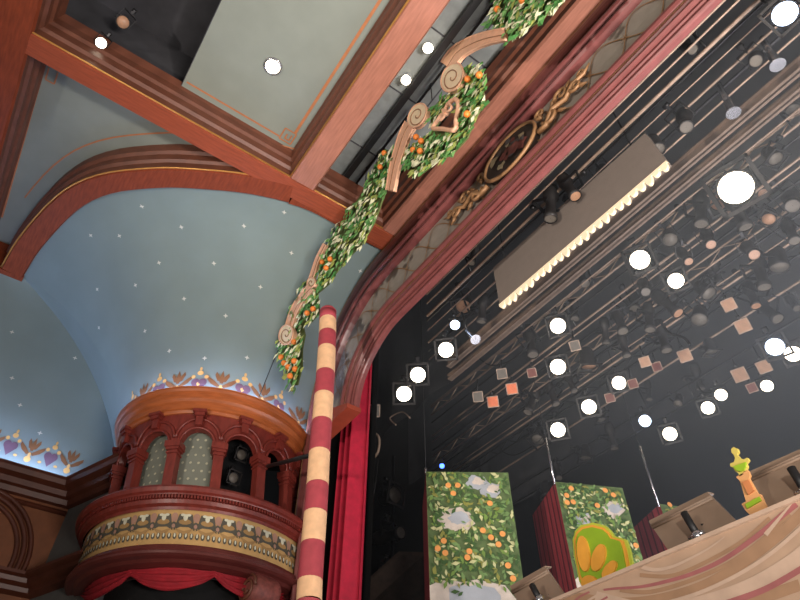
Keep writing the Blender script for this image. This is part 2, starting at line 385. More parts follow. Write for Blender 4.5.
# --- left wall: blue upper part, brown panelled lower part, splay by the box
XW = -2.89
b = MB()
def upper(u, v): return Vector((XW-.01+.12*(1-math.cos(v*PI/2))*1.0, -1.8+2.3*u, 1.29+(ZB+.02-1.29)*math.sin(v*PI/2)))
b.grid(upper, 4, 14, 0)
for k in range(14):
    y0 = .17-.085*k
    motif(k % 2, lambda x, y, y0=y0: upper((y0+x+1.8)/2.3, (y*1.2+.125)/1.54)+Vector((.003, 0, 0)), b)
for q in [(57,330),(12,378),(20,405),(40,433),(12,332),(75,358)]:
    p = P(*q, 0, XW+.03); p = Vector(p)
    b.add([p]+[p+Vector((0, math.cos(PI*k/4), math.sin(PI*k/4)))*(.012 if k % 2 == 0 else .005) for k in range(8)], [(0, 1+k, 1+(k+1) % 8) for k in range(8)], 1)
struct(b.build('wall_left_upper', [M_blue, M_star, M_stBr, M_stGd, M_stPu], fix=False))
b = MB(); b.box((XW-.04, -1.8, FL), (XW, .242, 1.32))
cy, cz = -.09, 1.0                          # blind arch on the wall
def archstrip(r0, r1, x, mi):
    A = arc((cy, cz), r0, 0, PI, 20); B = arc((cy, cz), r1, 0, PI, 20)
    for i in range(20): b.add([(x, *A[i]), (x, *A[i+1]), (x, *B[i+1]), (x, *B[i])], [(0, 1, 2, 3)], mi)
for r, x in ((.265, XW+.012), (.24, XW+.022), (.215, XW+.012)): b.tube([(x-.01, *q) for q in arc((cy, cz), r, -.4, PI+.4, 28)], .011, 6, 1)
b.tube([(XW+.0, -1.8, 1.24), (XW, .24, 1.24)], .012, 6, 1)
struct(b.build('wall_left', [M_brown, M_dkbrown]))
b = MB(); b.prism([(XW, .242, FL), (-2.50, .388, FL), (-2.50, .42, FL), (XW, .28, FL)], (0, 0, 1.32-FL)); struct(b.build('wall_splay', M_wgrey))
def sweep(b, path, prof, mi=0, smooth=False):
    """path: plan points; prof: (outward, z) pairs; outward is to the right of travel"""
    path = [Vector((p[0], p[1])) for p in path]; n = len(path); k = len(prof); vs = []
    for i, p in enumerate(path):
        d0 = (p-path[i-1]).normalized() if i else None; d1 = (path[i+1]-p).normalized() if i < n-1 else None
        d0 = d0 or d1; d1 = d1 or d0
        n0 = Vector((d0.y, -d0.x)); n1 = Vector((d1.y, -d1.x)); m = (n0+n1).normalized(); m = m/max(.3, m.dot(n0))
        for o, z in prof: vs.append((p.x+m.x*o, p.y+m.y*o, z))
    b.add(vs, [(i*k+j, (i+1)*k+j, (i+1)*k+j+1, i*k+j+1) for i in range(n-1) for j in range(k-1)], mi, smooth)
    b.add(vs[:k], [tuple(range(k))], mi); b.add(vs[-k:], [tuple(range(k-1, -1, -1))], mi)
b = MB(); sweep(b, [(XW, -1.8), (XW, .242), (-2.50, .388)], [(0, 1.262), (.02, 1.266), (.03, 1.285), (.05, 1.290), (.055, 1.312), (.085, 1.322), (.09, 1.342), (.10, 1.352), (.08, 1.352), (.07, 1.32), (0, 1.32)])
struct(b.build('trim_7', [M_dkbrown]))
b = MB(); sweep(b, [(XW, -1.8), (XW, .242), (-2.50, .388)], [(0, .885), (.03, .895), (.035, .91), (.06, .92), (.065, .935), (.09, .94), (.09, .952), (0, .96)])
struct(b.build('trim_8', [M_dkbrown]))
b = MB(); b.box((XW+.05, -1.7, 1.338), (XW+.072, .18, 1.346)); tag(b.build('cove_light_strip', M_led), 'blue-white light strip hidden in the left wall cornice', 'cove light')

# --- stage house shell
b = MB(); b.box((-3.2, 3.5, SF), (2.2, 3.56, 3.1)); struct(b.build('wall_back', M_black))
b = MB(); b.box((-3.2, 1.12, SF), (-3.14, 3.5, 3.1)); struct(b.build('wall_side', M_black))
b = MB(); b.box((2.14, 1.12, SF), (2.2, 3.5, 3.1)); struct(b.build('wall_right', M_black))
b = MB(); b.box((-3.2, 1.12, 3.1), (2.2, 3.56, 3.14)); struct(b.build('ceiling_loft', M_loft))
b = MB(); b.box((-3.14, 1.12, SF), (-2.0, 1.15, 3.1)); b.box((-2.0, 1.12, 2.05), (2.14, 1.15, 3.1)); struct(b.build('wall_front', M_black))

# ------------------------------------------------------------------ PROSCENIUM ARCH
XR = 1.5
def fcurve(s, v, z0, y):
    def one(x0, zc, xc, zt):
        if s < 1: return (x0, z0+(zc-z0)*s)
        if s < 2: a = (s-1)*PI/2; return (xc-(xc-x0)*math.cos(a), zc+(zt-zc)*math.sin(a))
        return (xc+(XR-xc)*(s-2), zt)
    i = one(-1.755, 1.46, -1.45, 1.743); o = one(-2.155, 1.62, -1.60, 2.27)
    return Vector((i[0]+(o[0]-i[0])*v, y, i[1]+(o[1]-i[1])*v))
def band(b, prof, z0, mi=0):
    ss = [0, .25, .5, .75]+[1+i/20 for i in range(20)]+[2+i/8 for i in range(9)]
    k = len(prof); vs = [fcurve(s, v, z0, y) for s in ss for v, y in prof]
    b.add(vs, [(i*k+j, (i+1)*k+j, (i+1)*k+j+1, i*k+j+1) for i in range(len(ss)-1) for j in range(k-1)], mi, False)
    b.add(vs[:k], [tuple(range(k))], mi)
pr = thing('proscenium_arch', 'maroon proscenium arch with gold-lined taupe band framing the dark stage', 'proscenium', (-2.0, 1.0, SF))
def halfround(v0, v1, y, d, n=5): return [(v0+(v1-v0)*(.5-.5*math.cos(PI*i/n)), y-d*math.sin(PI*i/n)) for i in range(n+1)]
b = MB(); band(b, [(0.006, 1.03)]+halfround(0, .034, 1.012, .010)+[(.036, 1.016)]+halfround(.038, .066, 1.010, .012)+[(.069, 1.014)]+halfround(.072, .112, 1.006, .020)+[(.115, 1.006)]+halfround(.12, .16, 1.0, .012)+[(.17, 1.0)]+halfround(.175, .255, .998, .016)+[(.26, 1.012)], 1.445)
b.build('inner_moulding', M_maroon, pr)
b = MB(); band(b, [(.165, .998), (.168, .992), (.172, .992), (.175, .998)], 1.445); b.build('gilt_fillet', M_trgold, pr)
b = MB(); band(b, [(.255, 1.012), (.44, 1.016), (.63, 1.012)], 1.445)
y_ = 1.008
def stripe(b, f, s0, s1, n, w, mi):
    for i in range(n):
        a = fcurve(*f(s0+(s1-s0)*i/n), 1.445, y_); c = fcurve(*f(s0+(s1-s0)*(i+1)/n), 1.445, y_)
        d = (c-a); q = Vector((-d.z, 0, d.x)).normalized()*w
        b.add([a+q, c+q, c-q, a-q], [(0, 1, 2, 3)], mi)
def tri(x): return abs((x % 1)*2-1)
def smap(q):                                # q in rough arc-length units -> s
    return .0+q/.30*1 if q < .30 and False else (q if q <= 0 else (q/.25 if q < .25 else (1+(q-.25)/.75 if q < 1.0 else 2+(q-1.0)/3.0)))
for ph in (0, .5):
    stripe(b, lambda q: (smap(q), .28+.32*(.5-.5*math.cos(2*PI*(q/.30+ph)))), .02, 3.9, 260, .0022, 1)
for k in range(26):
    q = .075+.15*k; p = fcurve(smap(q), .44, 1.445, y_-.001)
    for j in range(4):
        a = PI*j/4; d = Vector((math.cos(a), 0, math.sin(a)))*.03; e = Vector((-d.z, 0, d.x))*.05
        b.add([p+d, p+e, p-d, p-e], [(0, 1, 2, 3)], 1)
b.build('tracery_panel', [M_tracery, M_trgold], pr, fix=False)
b = MB(); band(b, [(.63, 1.012)]+halfround(.635, .70, 1.0, .022)+[(.705, .998), (.72, .985)]+halfround(.72, .78, .985, .014)+[(.79, .99), (.82, 1.0), (.85, 1.0)]+halfround(.85, 1.0, 1.0, .018, 7)+[(1.0, 1.09)], SF)
b.build('outer_moulding', M_maroon, pr)
b = MB(); band(b, [(.965, .995), (.97, .984), (.98, .984), (.985, .995)], SF); b.build('gilt_fillet', M_trgold, pr)
b = MB(); b.prism([(-1.750, .968, 1.462), (-1.750, .968, 1.442), (-1.99, .968, 1.440), (-1.99, .968, 1.545), (-1.93, .968, 1.535)], (0, .065, 0)); b.build('bracket', mat('bracket_red_brown', (150, 64, 44), .5), pr)
# painted oval with gilt scrolls, in the middle of the taupe band
ca = MB(); oc = Vector(P(510, 146, 1, 1.0)); oc.z = 1.977
def ell(rx, rz, y, n=28): return [(oc.x+rx*math.cos(2*PI*i/n), y, oc.z+rz*math.sin(2*PI*i/n)) for i in range(n)]
ca.prism(ell(.135, .094, .985), (0, .03, 0), 0); ca.tube(ell(.135, .094, .985), .008, 6, 1, closed=True)
random.seed(4)
for k in range(16):
    a = random.random()*2*PI; r = random.random()**.5*.75; c = (oc.x+.125*r*math.cos(a), oc.z+.085*r*math.sin(a)); rr = .012+.018*random.random()
    w = [rr*(.6+.8*random.random()) for _ in range(9)]
    ca.add([(c[0]+w[i]*math.cos(2*PI*i/9), .983-.0004*k, c[1]+w[i]*math.sin(2*PI*i/9)) for i in range(9)], [tuple(range(9))], 2+k % 3)
cart = ca.build('cartouche', [mat('oval_dark_paint', (58, 44, 40), .6), M_trgold, mat('oval_rose_paint', (120, 64, 58), .7), mat('oval_cream_paint', (168, 150, 120), .7), mat('oval_grey_paint', (92, 84, 84), .7)], pr)
for sgn in (-1, 1):
    sc = MB()
    def spir(cx, cz, r, turns, a0, rad, n=26): cx = .135+(cx-.2)*.62; cz *= .8; r *= .68; rad *= .7; return [(oc.x+sgn*(cx+r*(1-.85*i/n)*math.cos(a0+turns*2*PI*i/n)), .99, oc.z+cz+r*(1-.85*i/n)*math.sin(a0+turns*2*PI*i/n)) for i in range(n+1)], [rad*(1-.5*i/n) for i in range(n+1)]
    for cx, cz, r, tu, a0, rad in ((.30, -.035, .05, 1.2, PI, .013), (.41, .03, .045, -1.2, PI, .012), (.50, -.012, .035, 1.3, PI, .010), (.25, .05, .04, -1.1, -1.5, .012), (.56, .03, .022, -1.2, PI, .008)):
        p, r_ = spir(cx, cz, r, tu, a0, rad); sc.tube(p, r_, 6)
    sc.tube([(oc.x+sgn*(.135+(x-.2)*.62), .992, oc.z+z*.8) for x, z in ((.20, -.06), (.26, -.07), (.33, .0), (.42, -.03), (.49, .02), (.57, .01), (.62, .04))], [.011, .012, .011, .010, .009, .007, .003], 6)
    for x, z, a in ((.24, .07, 1.2), (.34, .045, .8), (.37, -.06, -.7), (.46, .055, .9), (.53, -.04, -.6)):
        d = Vector((sgn*math.cos(a), 0, math.sin(a))); p = Vector((oc.x+sgn*(.135+(x-.2)*.62), .995, oc.z+z*.8)); sc.tube([p-d*.02, p, p+d*.025], [.003, .009, .002], 6)
    sc.build('scrollwork', M_trgold, cart)

# ------------------------------------------------------------------ THE BOX (balcony on the side wall)
bx = thing('theatre_box', 'round mahogany balcony box with arcade and painted frieze on the left', 'balcony box', (-2.455, .725, .68))
A0, A1 = math.radians(-140), math.radians(64)
def ring(b, prof, mi=0, a0=A0, a1=A1, n=72, smooth=False):
    k = len(prof); vs = []
    for i in range(n+1):
        a = a0+(a1-a0)*i/n
        for r, z in prof: c = bcen(z); vs.append((c.x+r*math.cos(a), c.y+r*math.sin(a), z))
    b.add(vs, [(i*k+j, (i+1)*k+j, (i+1)*k+j+1, i*k+j+1) for i in range(n) for j in range(k-1)], mi, smooth)
def cyl(a, r, z): c = bcen(z); return Vector((c.x+r*math.cos(a), c.y+r*math.sin(a), z))
b = MB(); ring(b, [(.37, 1.425), (.402, 1.425), (.406, 1.436), (.414, 1.440), (.414, 1.462), (.421, 1.468), (.429, 1.478), (.429, 1.500), (.437, 1.506), (.441, 1.516), (.441, 1.526), (.43, 1.53), (.425, 1.49), (.37, 1.47)])
b.build('cornice', M_boxor, bx)
# arcade
COLA = [math.radians(d) for d in (-122, -96, -69, -42.5, -17, 8.5, 32.5, 55)]
b = MB(); RO, RI = .395, .365
seg = []
for a0, a1 in zip(COLA[:-1], COLA[1:]):
    n = 14; am = (a0+a1)/2; half = (a1-a0)/2; ho = half*.74
    zs = 1.298
    for i in range(n):
        u0 = -1+2*i/n; u1 = -1+2*(i+1)/n
        def top(u): return zs+(0.062 if abs(u)*half <= ho else 0)*math.sqrt(max(0, 1-(u*half/ho)**2)) if abs(u)*half <= ho else zs
        p0, p1 = am+u0*half, am+u1*half; z0, z1 = top(u0), top(u1)
        for r in (RO, RI): b.add([cyl(p0, r, z0), cyl(p1, r, z1), cyl(p1, r, 1.43), cyl(p0, r, 1.43)], [(0, 1, 2, 3)], 0)
        b.add([cyl(p0, RO, z0), cyl(p1, RO, z1), cyl(p1, RI, z1), cyl(p0, RI, z0)], [(0, 1, 2, 3)], 0)
arc_o = b.build('arcade', M_box, bx)
for a0, a1 in zip(COLA[:-1], COLA[1:]):
    am = (a0+a1)/2; half = (a1-a0)/2; b = MB()
    b.tube([cyl(am+half*.96*math.cos(t), RO+.004, 1.318+.082*math.sin(t)) for t in [PI*i/16 for i in range(17)]], .006, 5)
    b.tube([cyl(am+half*.76*math.cos(t), RO+.002, 1.298+.064*math.sin(t)) for t in [PI*i/16 for i in range(17)]], .006, 5)
    b.build('archivolt', M_box, arc_o)
def tbox(b, a, r, z0, z1, ht, hr, mi=0):      # block on the cylinder: half tangential, half radial
    for_c = (cyl(a, r, z0)+cyl(a, r, z1))/2; t = Vector((-math.sin(a), math.cos(a), 0)); n = Vector((math.cos(a), math.sin(a), 0)); up = (cyl(a, r, z1)-cyl(a, r, z0))/2
    b.obox(for_c, t*ht, n*hr, up, mi)
for a0, a1 in zip(COLA[:-1], COLA[1:]):
    am = (a0+a1)/2; b = MB(); tbox(b, am, .402, 1.366, 1.404, .014, .012); tbox(b, am, .405, 1.404, 1.418, .020, .018); tbox(b, am, .406, 1.418, 1.430, .027, .022); b.build('keystone', M_box, bx)
for a in COLA:
    b = MB(); tbox(b, a, .382, 1.06, 1.266, .019, .019); tbox(b, a, .384, 1.06, 1.09, .026, .026)
    col_ = b.build('column', M_box, bx)
    b = MB(); tbox(b, a, .384, 1.25, 1.256, .023, .023); tbox(b, a, .384, 1.265, 1.275, .026, .024); tbox(b, a, .385, 1.275, 1.300, .031, .028); b.build('capital', M_box, col_)
# wallpaper screens behind the left arches, black void behind the right ones
for i, (a0, a1) in enumerate(zip(COLA[0:4], COLA[1:5])):
    b = MB(); b.grid(lambda u, v: cyl(a0+(a1-a0)*u, .345, 1.05+.37*v), 6, 1, 0, True)
    for r_ in range(11):
        for c_ in range(5):
            a = a0+(a1-a0)*(c_+.25+.5*(r_ % 2))/5; z = 1.075+.033*r_; p = cyl(a, .347, z); t = Vector((-math.sin(a), math.cos(a), 0)); u = Vector((0, 0, 1))
            b.add([p+(t*math.cos(2*PI*k/6)+u*math.sin(2*PI*k/6))*.0055 for k in range(6)], [tuple(range(6))], 1)
    b.build('wallpaper_panel', [M_dots, M_dot], bx, fix=False)
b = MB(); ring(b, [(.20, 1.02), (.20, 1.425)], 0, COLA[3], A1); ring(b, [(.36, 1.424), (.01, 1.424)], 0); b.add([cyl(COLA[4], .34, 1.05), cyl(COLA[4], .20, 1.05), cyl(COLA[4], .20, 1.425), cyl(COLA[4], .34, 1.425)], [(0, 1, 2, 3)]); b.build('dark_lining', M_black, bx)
# parapet
b = MB(); ring(b, [(.30, 1.06), (.456, 1.078), (.483, 1.078), (.489, 1.068), (.486, 1.055), (.478, 1.05), (.476, 1.046)]); b.build('handrail', M_box, bx)
b = MB(); ring(b, [(.472, 1.052), (.464, 1.050), (.464, 1.034), (.468, 1.032), (.464, 1.020), (.451, 1.014), (.448, 1.004)]); b.build('upper_moulding', M_box, bx)
b = MB()
for k in range(150):
    a = A0+(A1-A0)*(k+.5)/150; tbox(b, a, .468, 1.035, 1.050, .0034, .006)
b.build('dentil_row', M_box, bx)
b = MB(); ring(b, [(.441, 1.010), (.439, .885)], 0, smooth=True)
def fr(a, z, o=.002): z = .888+(z-.90)*1.22; return cyl(a, .4405+o, z)
def fpoly(c, pts, mi, o=.002): b.add([fr(c+x/.441, z, o) for x, z in pts], [tuple(range(len(pts)))], mi)
def fell(c, x, z, rx, rz, mi, o, n=10): fpoly(c, [(x+rx*math.cos(2*PI*i/n), z+rz*math.sin(2*PI*i/n)) for i in range(n)], mi, o)
NM = 21; da = (A1-A0)/NM
for k in range(NM):
    c = A0+(k+.5)*da; hw = da*.441/2
    fpoly(c, [(-hw*.95, .938), (-hw*.6, .985), (hw*.6, .985), (hw*.95, .938), (hw*.4, .948), (-hw*.4, .948)], 1, .001)
    fell(c, 0, .975, .008, .010, 3, .002); fell(c, -.010, .982, .008, .004, 3, .002); fell(c, .010, .982, .008, .004, 3, .002)
    fell(c, 0, .962, .022, .008, 4, .002)
    fpoly(c, [(-hw*.9, .945), (-hw*.4, .930), (0, .925), (hw*.4, .930), (hw*.9, .945), (hw*.4, .940), (0, .936), (-hw*.4, .940)], 4, .002)
    fell(c, hw, .975, .012, .014, 2, .0015); fell(c, hw, .952, .011, .010, 1, .0025); fell(c, hw, .95, .006, .006, 2, .003)
    for s in (-.75, -.25, .25, .75):
        fell(c, s*hw, .922, .006, .009, 1, .002); fell(c, s*hw, .924, .003, .006, 3, .003)
b.build('painted_frieze', [M_frieze, M_frD, M_frR, M_frW, mat('frieze_ochre_paint', (160, 126, 78), .7)], bx, fix=False)
b = MB(); ring(b, [(.439, .889), (.446, .886), (.450, .878), (.460, .875), (.464, .866), (.460, .861), (.470, .856), (.470, .848), (.460, .843), (.442, .840), (.432, .832), (.406, .828), (.05, .826)]); b.build('base_moulding', M_maroonD, bx)
b = MB(); b.add([cyl(A0, .3, 1.02)] + [cyl(A0+(A1-A0)*i/30, .47, 1.055) for i in range(31)], [(0, i, i+1) for i in range(1, 31)]); b.build('box_floor', M_black, bx)
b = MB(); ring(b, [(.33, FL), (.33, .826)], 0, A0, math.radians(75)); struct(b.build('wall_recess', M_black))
# swagged red drape under the box, with the dark opening it hangs in
b = MB()
RS = .392
peaks = [math.radians(d) for d in (-96, -53, -12, 30)]
def swag(u, v):
    a = peaks[0]+(peaks[-1]-peaks[0])*u; i = max(j for j in range(3) if a >= peaks[j]-1e-6); f = (a-peaks[i])/(peaks[i+1]-peaks[i])
    drop = .03+.058*math.sin(PI*f); z = .838-drop*v
    r = RS+.008*math.sin(v*22+math.sin(PI*f)*5)+.012*v
    return cyl(a, r, z)
b.grid(swag, 72, 14, 0, True)
tag(b.build('swag_drape', M_swag), 'red swagged drape hanging beneath the round balcony box', 'drape')
def cylpx(q, r):
    d = ray(*q); z = .8; p = d
    for _ in range(6):
        c = bcen(z); D = Vector((d.x, d.y)); a = D.dot(D); bb = -2*D.dot(c); k = c.dot(c)-r*r; tt = (-bb-math.sqrt(max(0, bb*bb-4*a*k)))/(2*a); p = d*tt; z = p.z
    return Vector(p), math.atan2(p.y-bcen(z).y, p.x-bcen(z).x)
cc, ca_ = cylpx((262, 592), .42); tg = Vector((-math.sin(ca_), math.cos(ca_), 0)); nr = Vector((math.cos(ca_), math.sin(ca_), 0))
cb = thing('carved_corbel', 'carved pinkish scroll corbel under the right end of the balcony box', 'corbel', (cc.x, cc.y, cc.z-.06))
b = MB(); b.lathe([(.001, -.055), (.046, -.055), (.052, -.045), (.052, .045), (.046, .055), (.001, .055)], cc-nr*.01, axis=tg, n=20); b.obox(cc-nr*.06+Vector((0, 0, .03)), tg*.045, nr*.03, (0, 0, .03)); b.build('volute', mat('corbel_rose_stone', (132, 70, 62), .6, var=.3, scale=14, bump=.4), cb)
b = MB(); b.tube([cc-nr*.01-tg*.058+nr*(.05*(1-.75*i/24)*math.cos(.5*i))+Vector((0, 0, .05*(1-.75*i/24)*math.sin(.5*i))) for i in range(25)], .005, 6); b.build('spiral_rim', M_dkwood_shade, cb)
b = MB(); ring(b, [(.420, 1.510), (.404, 1.510), (.404, 1.516), (.420, 1.516), (.420, 1.510)], 0, math.radians(-115), math.radians(46)); tag(b.build('cove_light_strip', M_led), 'blue-white light strip hidden on top of the balcony box cornice', 'cove light')

# ------------------------------------------------------------------ STRIPED POLE
YG = .75
zs_ = [(307.5, 600), (308.5, 579), (311.5, 542), (314, 511.5), (316, 483.5), (318, 451), (320.5, 420), (322.5, 394), (324, 371.5), (325.3, 347.5), (326, 332), (326.3, 319), (326.5, 311)]
pts = [P(q[0]+1.5, q[1]+2, 1, YG) for q in zs_]
cp = thing('candy_striped_column', 'tall slim column striped raspberry and peach left of the red curtain', 'column', (pts[0].x+.03, YG, SF))
dn = (pts[1]-pts[0]); base = Vector((pts[0].x+.03, YG, SF))
chain = [base, Vector((pts[0].x+.01, YG, .25)), Vector((pts[0].x+.004, YG, .42))]+pts[0:]
def prad(p): return .0335
for i in range(len(chain)-1):
    red = (len(chain)-2-i) % 2 == 0
    if i >= len(chain)-3: red = (i == len(chain)-2)
    b = MB(); b.tube([chain[i], chain[i+1]], prad(0), 20, caps=(i in (0, len(chain)-2))); b.build('stripe', M_pred if (red if i < len(chain)-3 else i == len(chain)-2) else M_pwhite, cp)
b = MB(); b.lathe([(.0335, 0), (.034, .008), (.028, .018), (.012, .024), (.001, .025)], pts[-1], n=20); b.build('cap', M_pred, cp)
b = MB(); q = P(270, 464, 0, -2.0); b.tube([(-2.02, q.y, q.z), (pts[5].x, YG, pts[5].z)], .008, 8); b.build('support_bar', M_blk, cp)

# ------------------------------------------------------------------ GARLAND HEADER
ga = thing('orange_tree_garland', 'leafy orange garland cut-out with carved scrolls hanging below the ceiling', 'garland', P(290, 388, 1, YG))
FOL = [
 [(282,315),(281,303),(287,290),(299,280),(315,280),(326,270),(330,282),(318,292),(320,312),(312,321),(303,326),(305,335),(302,350),(302,368),(297,387),(291,388),(285,375),(285,367),(277,355),(279,330)],
 [(318,284),(317,272),(325,250),(328,238),(337,222),(350,208),(360,195),(370,175),(378,158),(385,145),(394,150),(391,175),(386,192),(375,222),(362,245),(345,262),(335,275),(325,286)],
 [(430,127),(430,110),(444,95),(452,92),(456,97),(444,112),(436,127)],
 [(458,132),(456,108),(461,85),(468,62),(480,66),(485,85),(483,105),(474,122),(468,138),(455,152),(438,162),(422,174),(412,178),(404,166),(405,150),(420,140),(432,131)],
 [(487,24),(491,8),(500,-15),(530,-60),(600,-130),(640,-110),(590,-50),(562,4),(549,12),(540,22),(525,30),(510,43),(500,32)]]
random.seed(11)
def leaf(b, c, ang, L, wd, mi, tilt):
    d = Vector((math.cos(ang), 0, math.sin(ang))); n = Vector((-d.z, 0, d.x)); o = Vector((0, -1, 0))
    d = (d+o*tilt).normalized()
    m = c+d*L*.45+o*wd*.5
    b.add([c, c+d*L*.45+n*wd, c+d*L, c+d*L*.45-n*wd, m], [(0, 1, 4), (1, 2, 4), (2, 3, 4), (3, 0, 4)], mi)
for poly in FOL:
    xs = [p[0] for p in poly]; ys = [p[1] for p in poly]
    cx = sum(xs)/len(xs); cyy = sum(ys)/len(ys)
    b = MB()
    b.prism([P(*p, 1, YG) for p in [(x+(cx-x)*.04, y+(cyy-y)*.04) for x, y in poly]], (0, .006, 0), 4)
    area = abs(sum(poly[i-1][0]*poly[i][1]-poly[i][0]*poly[i-1][1] for i in range(len(poly))))/2
    n = 0; N = int(area/7.5)
    while n < N:
        x = random.uniform(min(xs), max(xs)); y = random.uniform(min(ys), max(ys))
        if not inside(x, y, poly): continue
        n += 1; r = random.random(); mi = 0 if r < .24 else 1 if r < .50 else 2 if r < .82 else 3
        k = random.random(); p = Vector(P(x, y, 1, YG-.004-.022*k))
        leaf(b, p, -PI/2+random.gauss(0, 1.0), random.uniform(.03, .05), random.uniform(.010, .0155), mi, random.uniform(.0, .45))
    b.build('foliage', M_leaf, ga, fix=False)
for q in [(288,295),(284,305),(313,309),(307,313),(294,342),(281,357),(284,363),(294,361),(288,367),(295,369),(290,376),(322,262),(330,259),(326,268),(380,167),(384,153),(467.5,79),(479,75),(467,114),(416,137),(421,141),(413,150),(420,151),(497,9),(522,0)]:
    p = P(*q, 1, YG-.035); b = MB(); b.sphere(p, .0125, 0, 12); b.build('orange', M_orange, ga)
def scroll(stem, hw, cc, rx, ry, rot, turns=1.6, sgn=1):
    b = MB(); L, R = ribbon_px(stem, hw, 5); yf = YG-.03
    lo = [P(p.x, p.y, 1, yf) for p in L]; ro = [P(p.x, p.y, 1, yf) for p in R]
    for i in range(len(lo)-1):
        q = [Vector((p.x, yf, p.z)) for p in (lo[i], lo[i+1], ro[i+1], ro[i])]; q2 = [Vector((p.x, yf+.012, p.z)) for p in (lo[i], lo[i+1], ro[i+1], ro[i])]
        b.add(q, [(0, 1, 2, 3)], 0); b.add(q2, [(3, 2, 1, 0)], 0); b.add([q[0], q[1], q2[1], q2[0]], [(0, 1, 2, 3)], 0); b.add([q[2], q[3], q2[3], q2[2]], [(0, 1, 2, 3)], 0)
    for side in (lo, ro): b.tube([(p.x, yf, p.z) for p in side], .004, 5, 0)
    L2, R2 = ribbon_px(stem, .6, 5); b.tube([P(p.x, p.y, 1, yf) for p in L2], .0025, 5, 2)
    def el(f, a): x = rx*f*math.cos(a); y = ry*f*math.sin(a); return (cc[0]+x*math.cos(rot)-y*math.sin(rot), cc[1]+x*math.sin(rot)+y*math.cos(rot))
    disc = [P(*el(1, 2*PI*i/24), 1, yf) for i in range(24)]
    b.prism([(p.x, yf-.004, p.z) for p in disc], (0, .018, 0), 1, 0)
    b.tube([(p.x, yf-.004, p.z) for p in disc], .004, 5, 0, closed=True)
    sp = [P(*el(1-.92*i/40, sgn*turns*2*PI*i/40-1), 1, yf) for i in range(1, 41)]
    b.tube([(p.x, yf-.005, p.z) for p in sp], .0026, 5, 2)
    b.build('scroll', [M_scroll, M_scrollc, M_scrolld], ga)
scroll([(289,326),(292,316),(297,305),(304,295),(311,287)], (3.5, 3.5), (287,335), 7, 10, .2)
scroll([(311,280),(314,270),(318,258),(325,244)], (2.2, 1.6), (312,283), 4, 5, .2, 1.2)
scroll([(410,124),(404,135),(399,150),(394,168),(390,190)], (5.5, 4), (418,116), 8, 13, .5)
scroll([(447,66),(456,53),(468,45),(484,38.5),(505,34)], (7.5, 5.5), (453,78), 10, 15, .45)
b = MB(); kn = [(455,99),(449,103),(446,109),(447,114),(442,115),(438,120),(433,128),(443,129),(455,130),(456,120),(458,110),(458,102)]
kc = [P(*q, 1, YG-.03) for q in kn]; kc = [Vector((p.x, YG-.03, p.z)) for p in kc]
b.tube(catmull(kc+[kc[0]], 4)[:-1], .0085, 8, 0, closed=True); b.tube(catmull([Vector((P(*q, 1, YG-.035).x, YG-.037, P(*q, 1, YG-.035).z)) for q in [(449,103),(452,108),(448,112),(443,110),(445,116),(441,121)]], 4), .005, 6, 0); b.build('ribbon_knot', [M_scroll], ga)
for (x0, y0) in [(341.5,221),(348,210),(365,189),(391,140),(432,100),(462,44),(468,38),(509,20)]:
    p = P(x0, y0, 1, YG); b = MB(); b.tube([p, (p.x, YG, ZP+.08)], .0022, 5); b.build('wire', M_blk, ga)
b = MB(); p = P(282, 340, 1, YG); q = cylpx((259, 397), .44)[0]; b.tube([p, q], .0018, 5); b.build('wire', M_blk, ga)

# ------------------------------------------------------------------ LIGHT FITTINGS
def fixture_meshes():
    """one lamp of each kind in local axes: beam along +X, up +Z"""
    d = {}
    b = MB(); b.lathe([(.001, -.085), (.022, -.085), (.030, -.07), (.032, -.03), (.036, 0), (.036, .012), (.033, .012), (.032, .006)], axis=(1, 0, 0), n=18); d['can'] = b
    b = MB(); b.lathe([(.001, .0075), (.033, .0055), (.033, .003)], axis=(1, 0, 0), n=18); d['lens'] = b
    b = MB()
    for s in (-1, 1): b.obox((-.035, s*.040, .022), (.006, 0, .003), (0, .0016, 0), (-.014, 0, .034))
    b.obox((-.05, 0, .056), (.006, 0, .003), (0, .041, 0), (-.0008, 0, .0016)); d['yoke'] = b
    b = MB(); b.obox((-.056, 0, .068), (.007, 0, 0), (0, .006, 0), (0, 0, .014)); b.tube([(-.062, -.012, .083), (-.062, .012, .083)], .010, 8); d['clamp'] = b
    b = MB()
    for s in (-1, 1): b.obox((.016, s*.044, 0), (.003, 0, 0), (0, .004, 0), (0, 0, .048)); b.obox((.016, 0, s*.044), (.003, 0, 0), (0, .048, 0), (0, 0, .004))
    d['frame'] = b
    b = MB(); b.obox((.020, 0, 0), (.0015, 0, 0), (0, .040, 0), (0, 0, .040)); d['gel'] = b
    b = MB(); b.lathe([(.001, -.12), (.026, -.12), (.030, -.10), (.030, -.06), (.020, -.05), (.020, .02), (.026, .03), (.026, .05), (.022, .05)], axis=(1, 0, 0), n=14); d['barrel'] = b
    b = MB(); b.lathe([(.001, .046), (.023, .046)], axis=(1, 0, 0), n=14); d['front'] = b
    return d
FM = fixture_meshes(); CACHE = {}
def fpart(kind, name, m, parent, sc=1):
    key = (kind, m.name)
    if key not in CACHE:
        o = FM[kind].build(name, m, None, local=True); CACHE[key] = o.data
    else:
        o = bpy.data.objects.new(name, CACHE[key]); COL.objects.link(o)
    o.parent = parent; return o
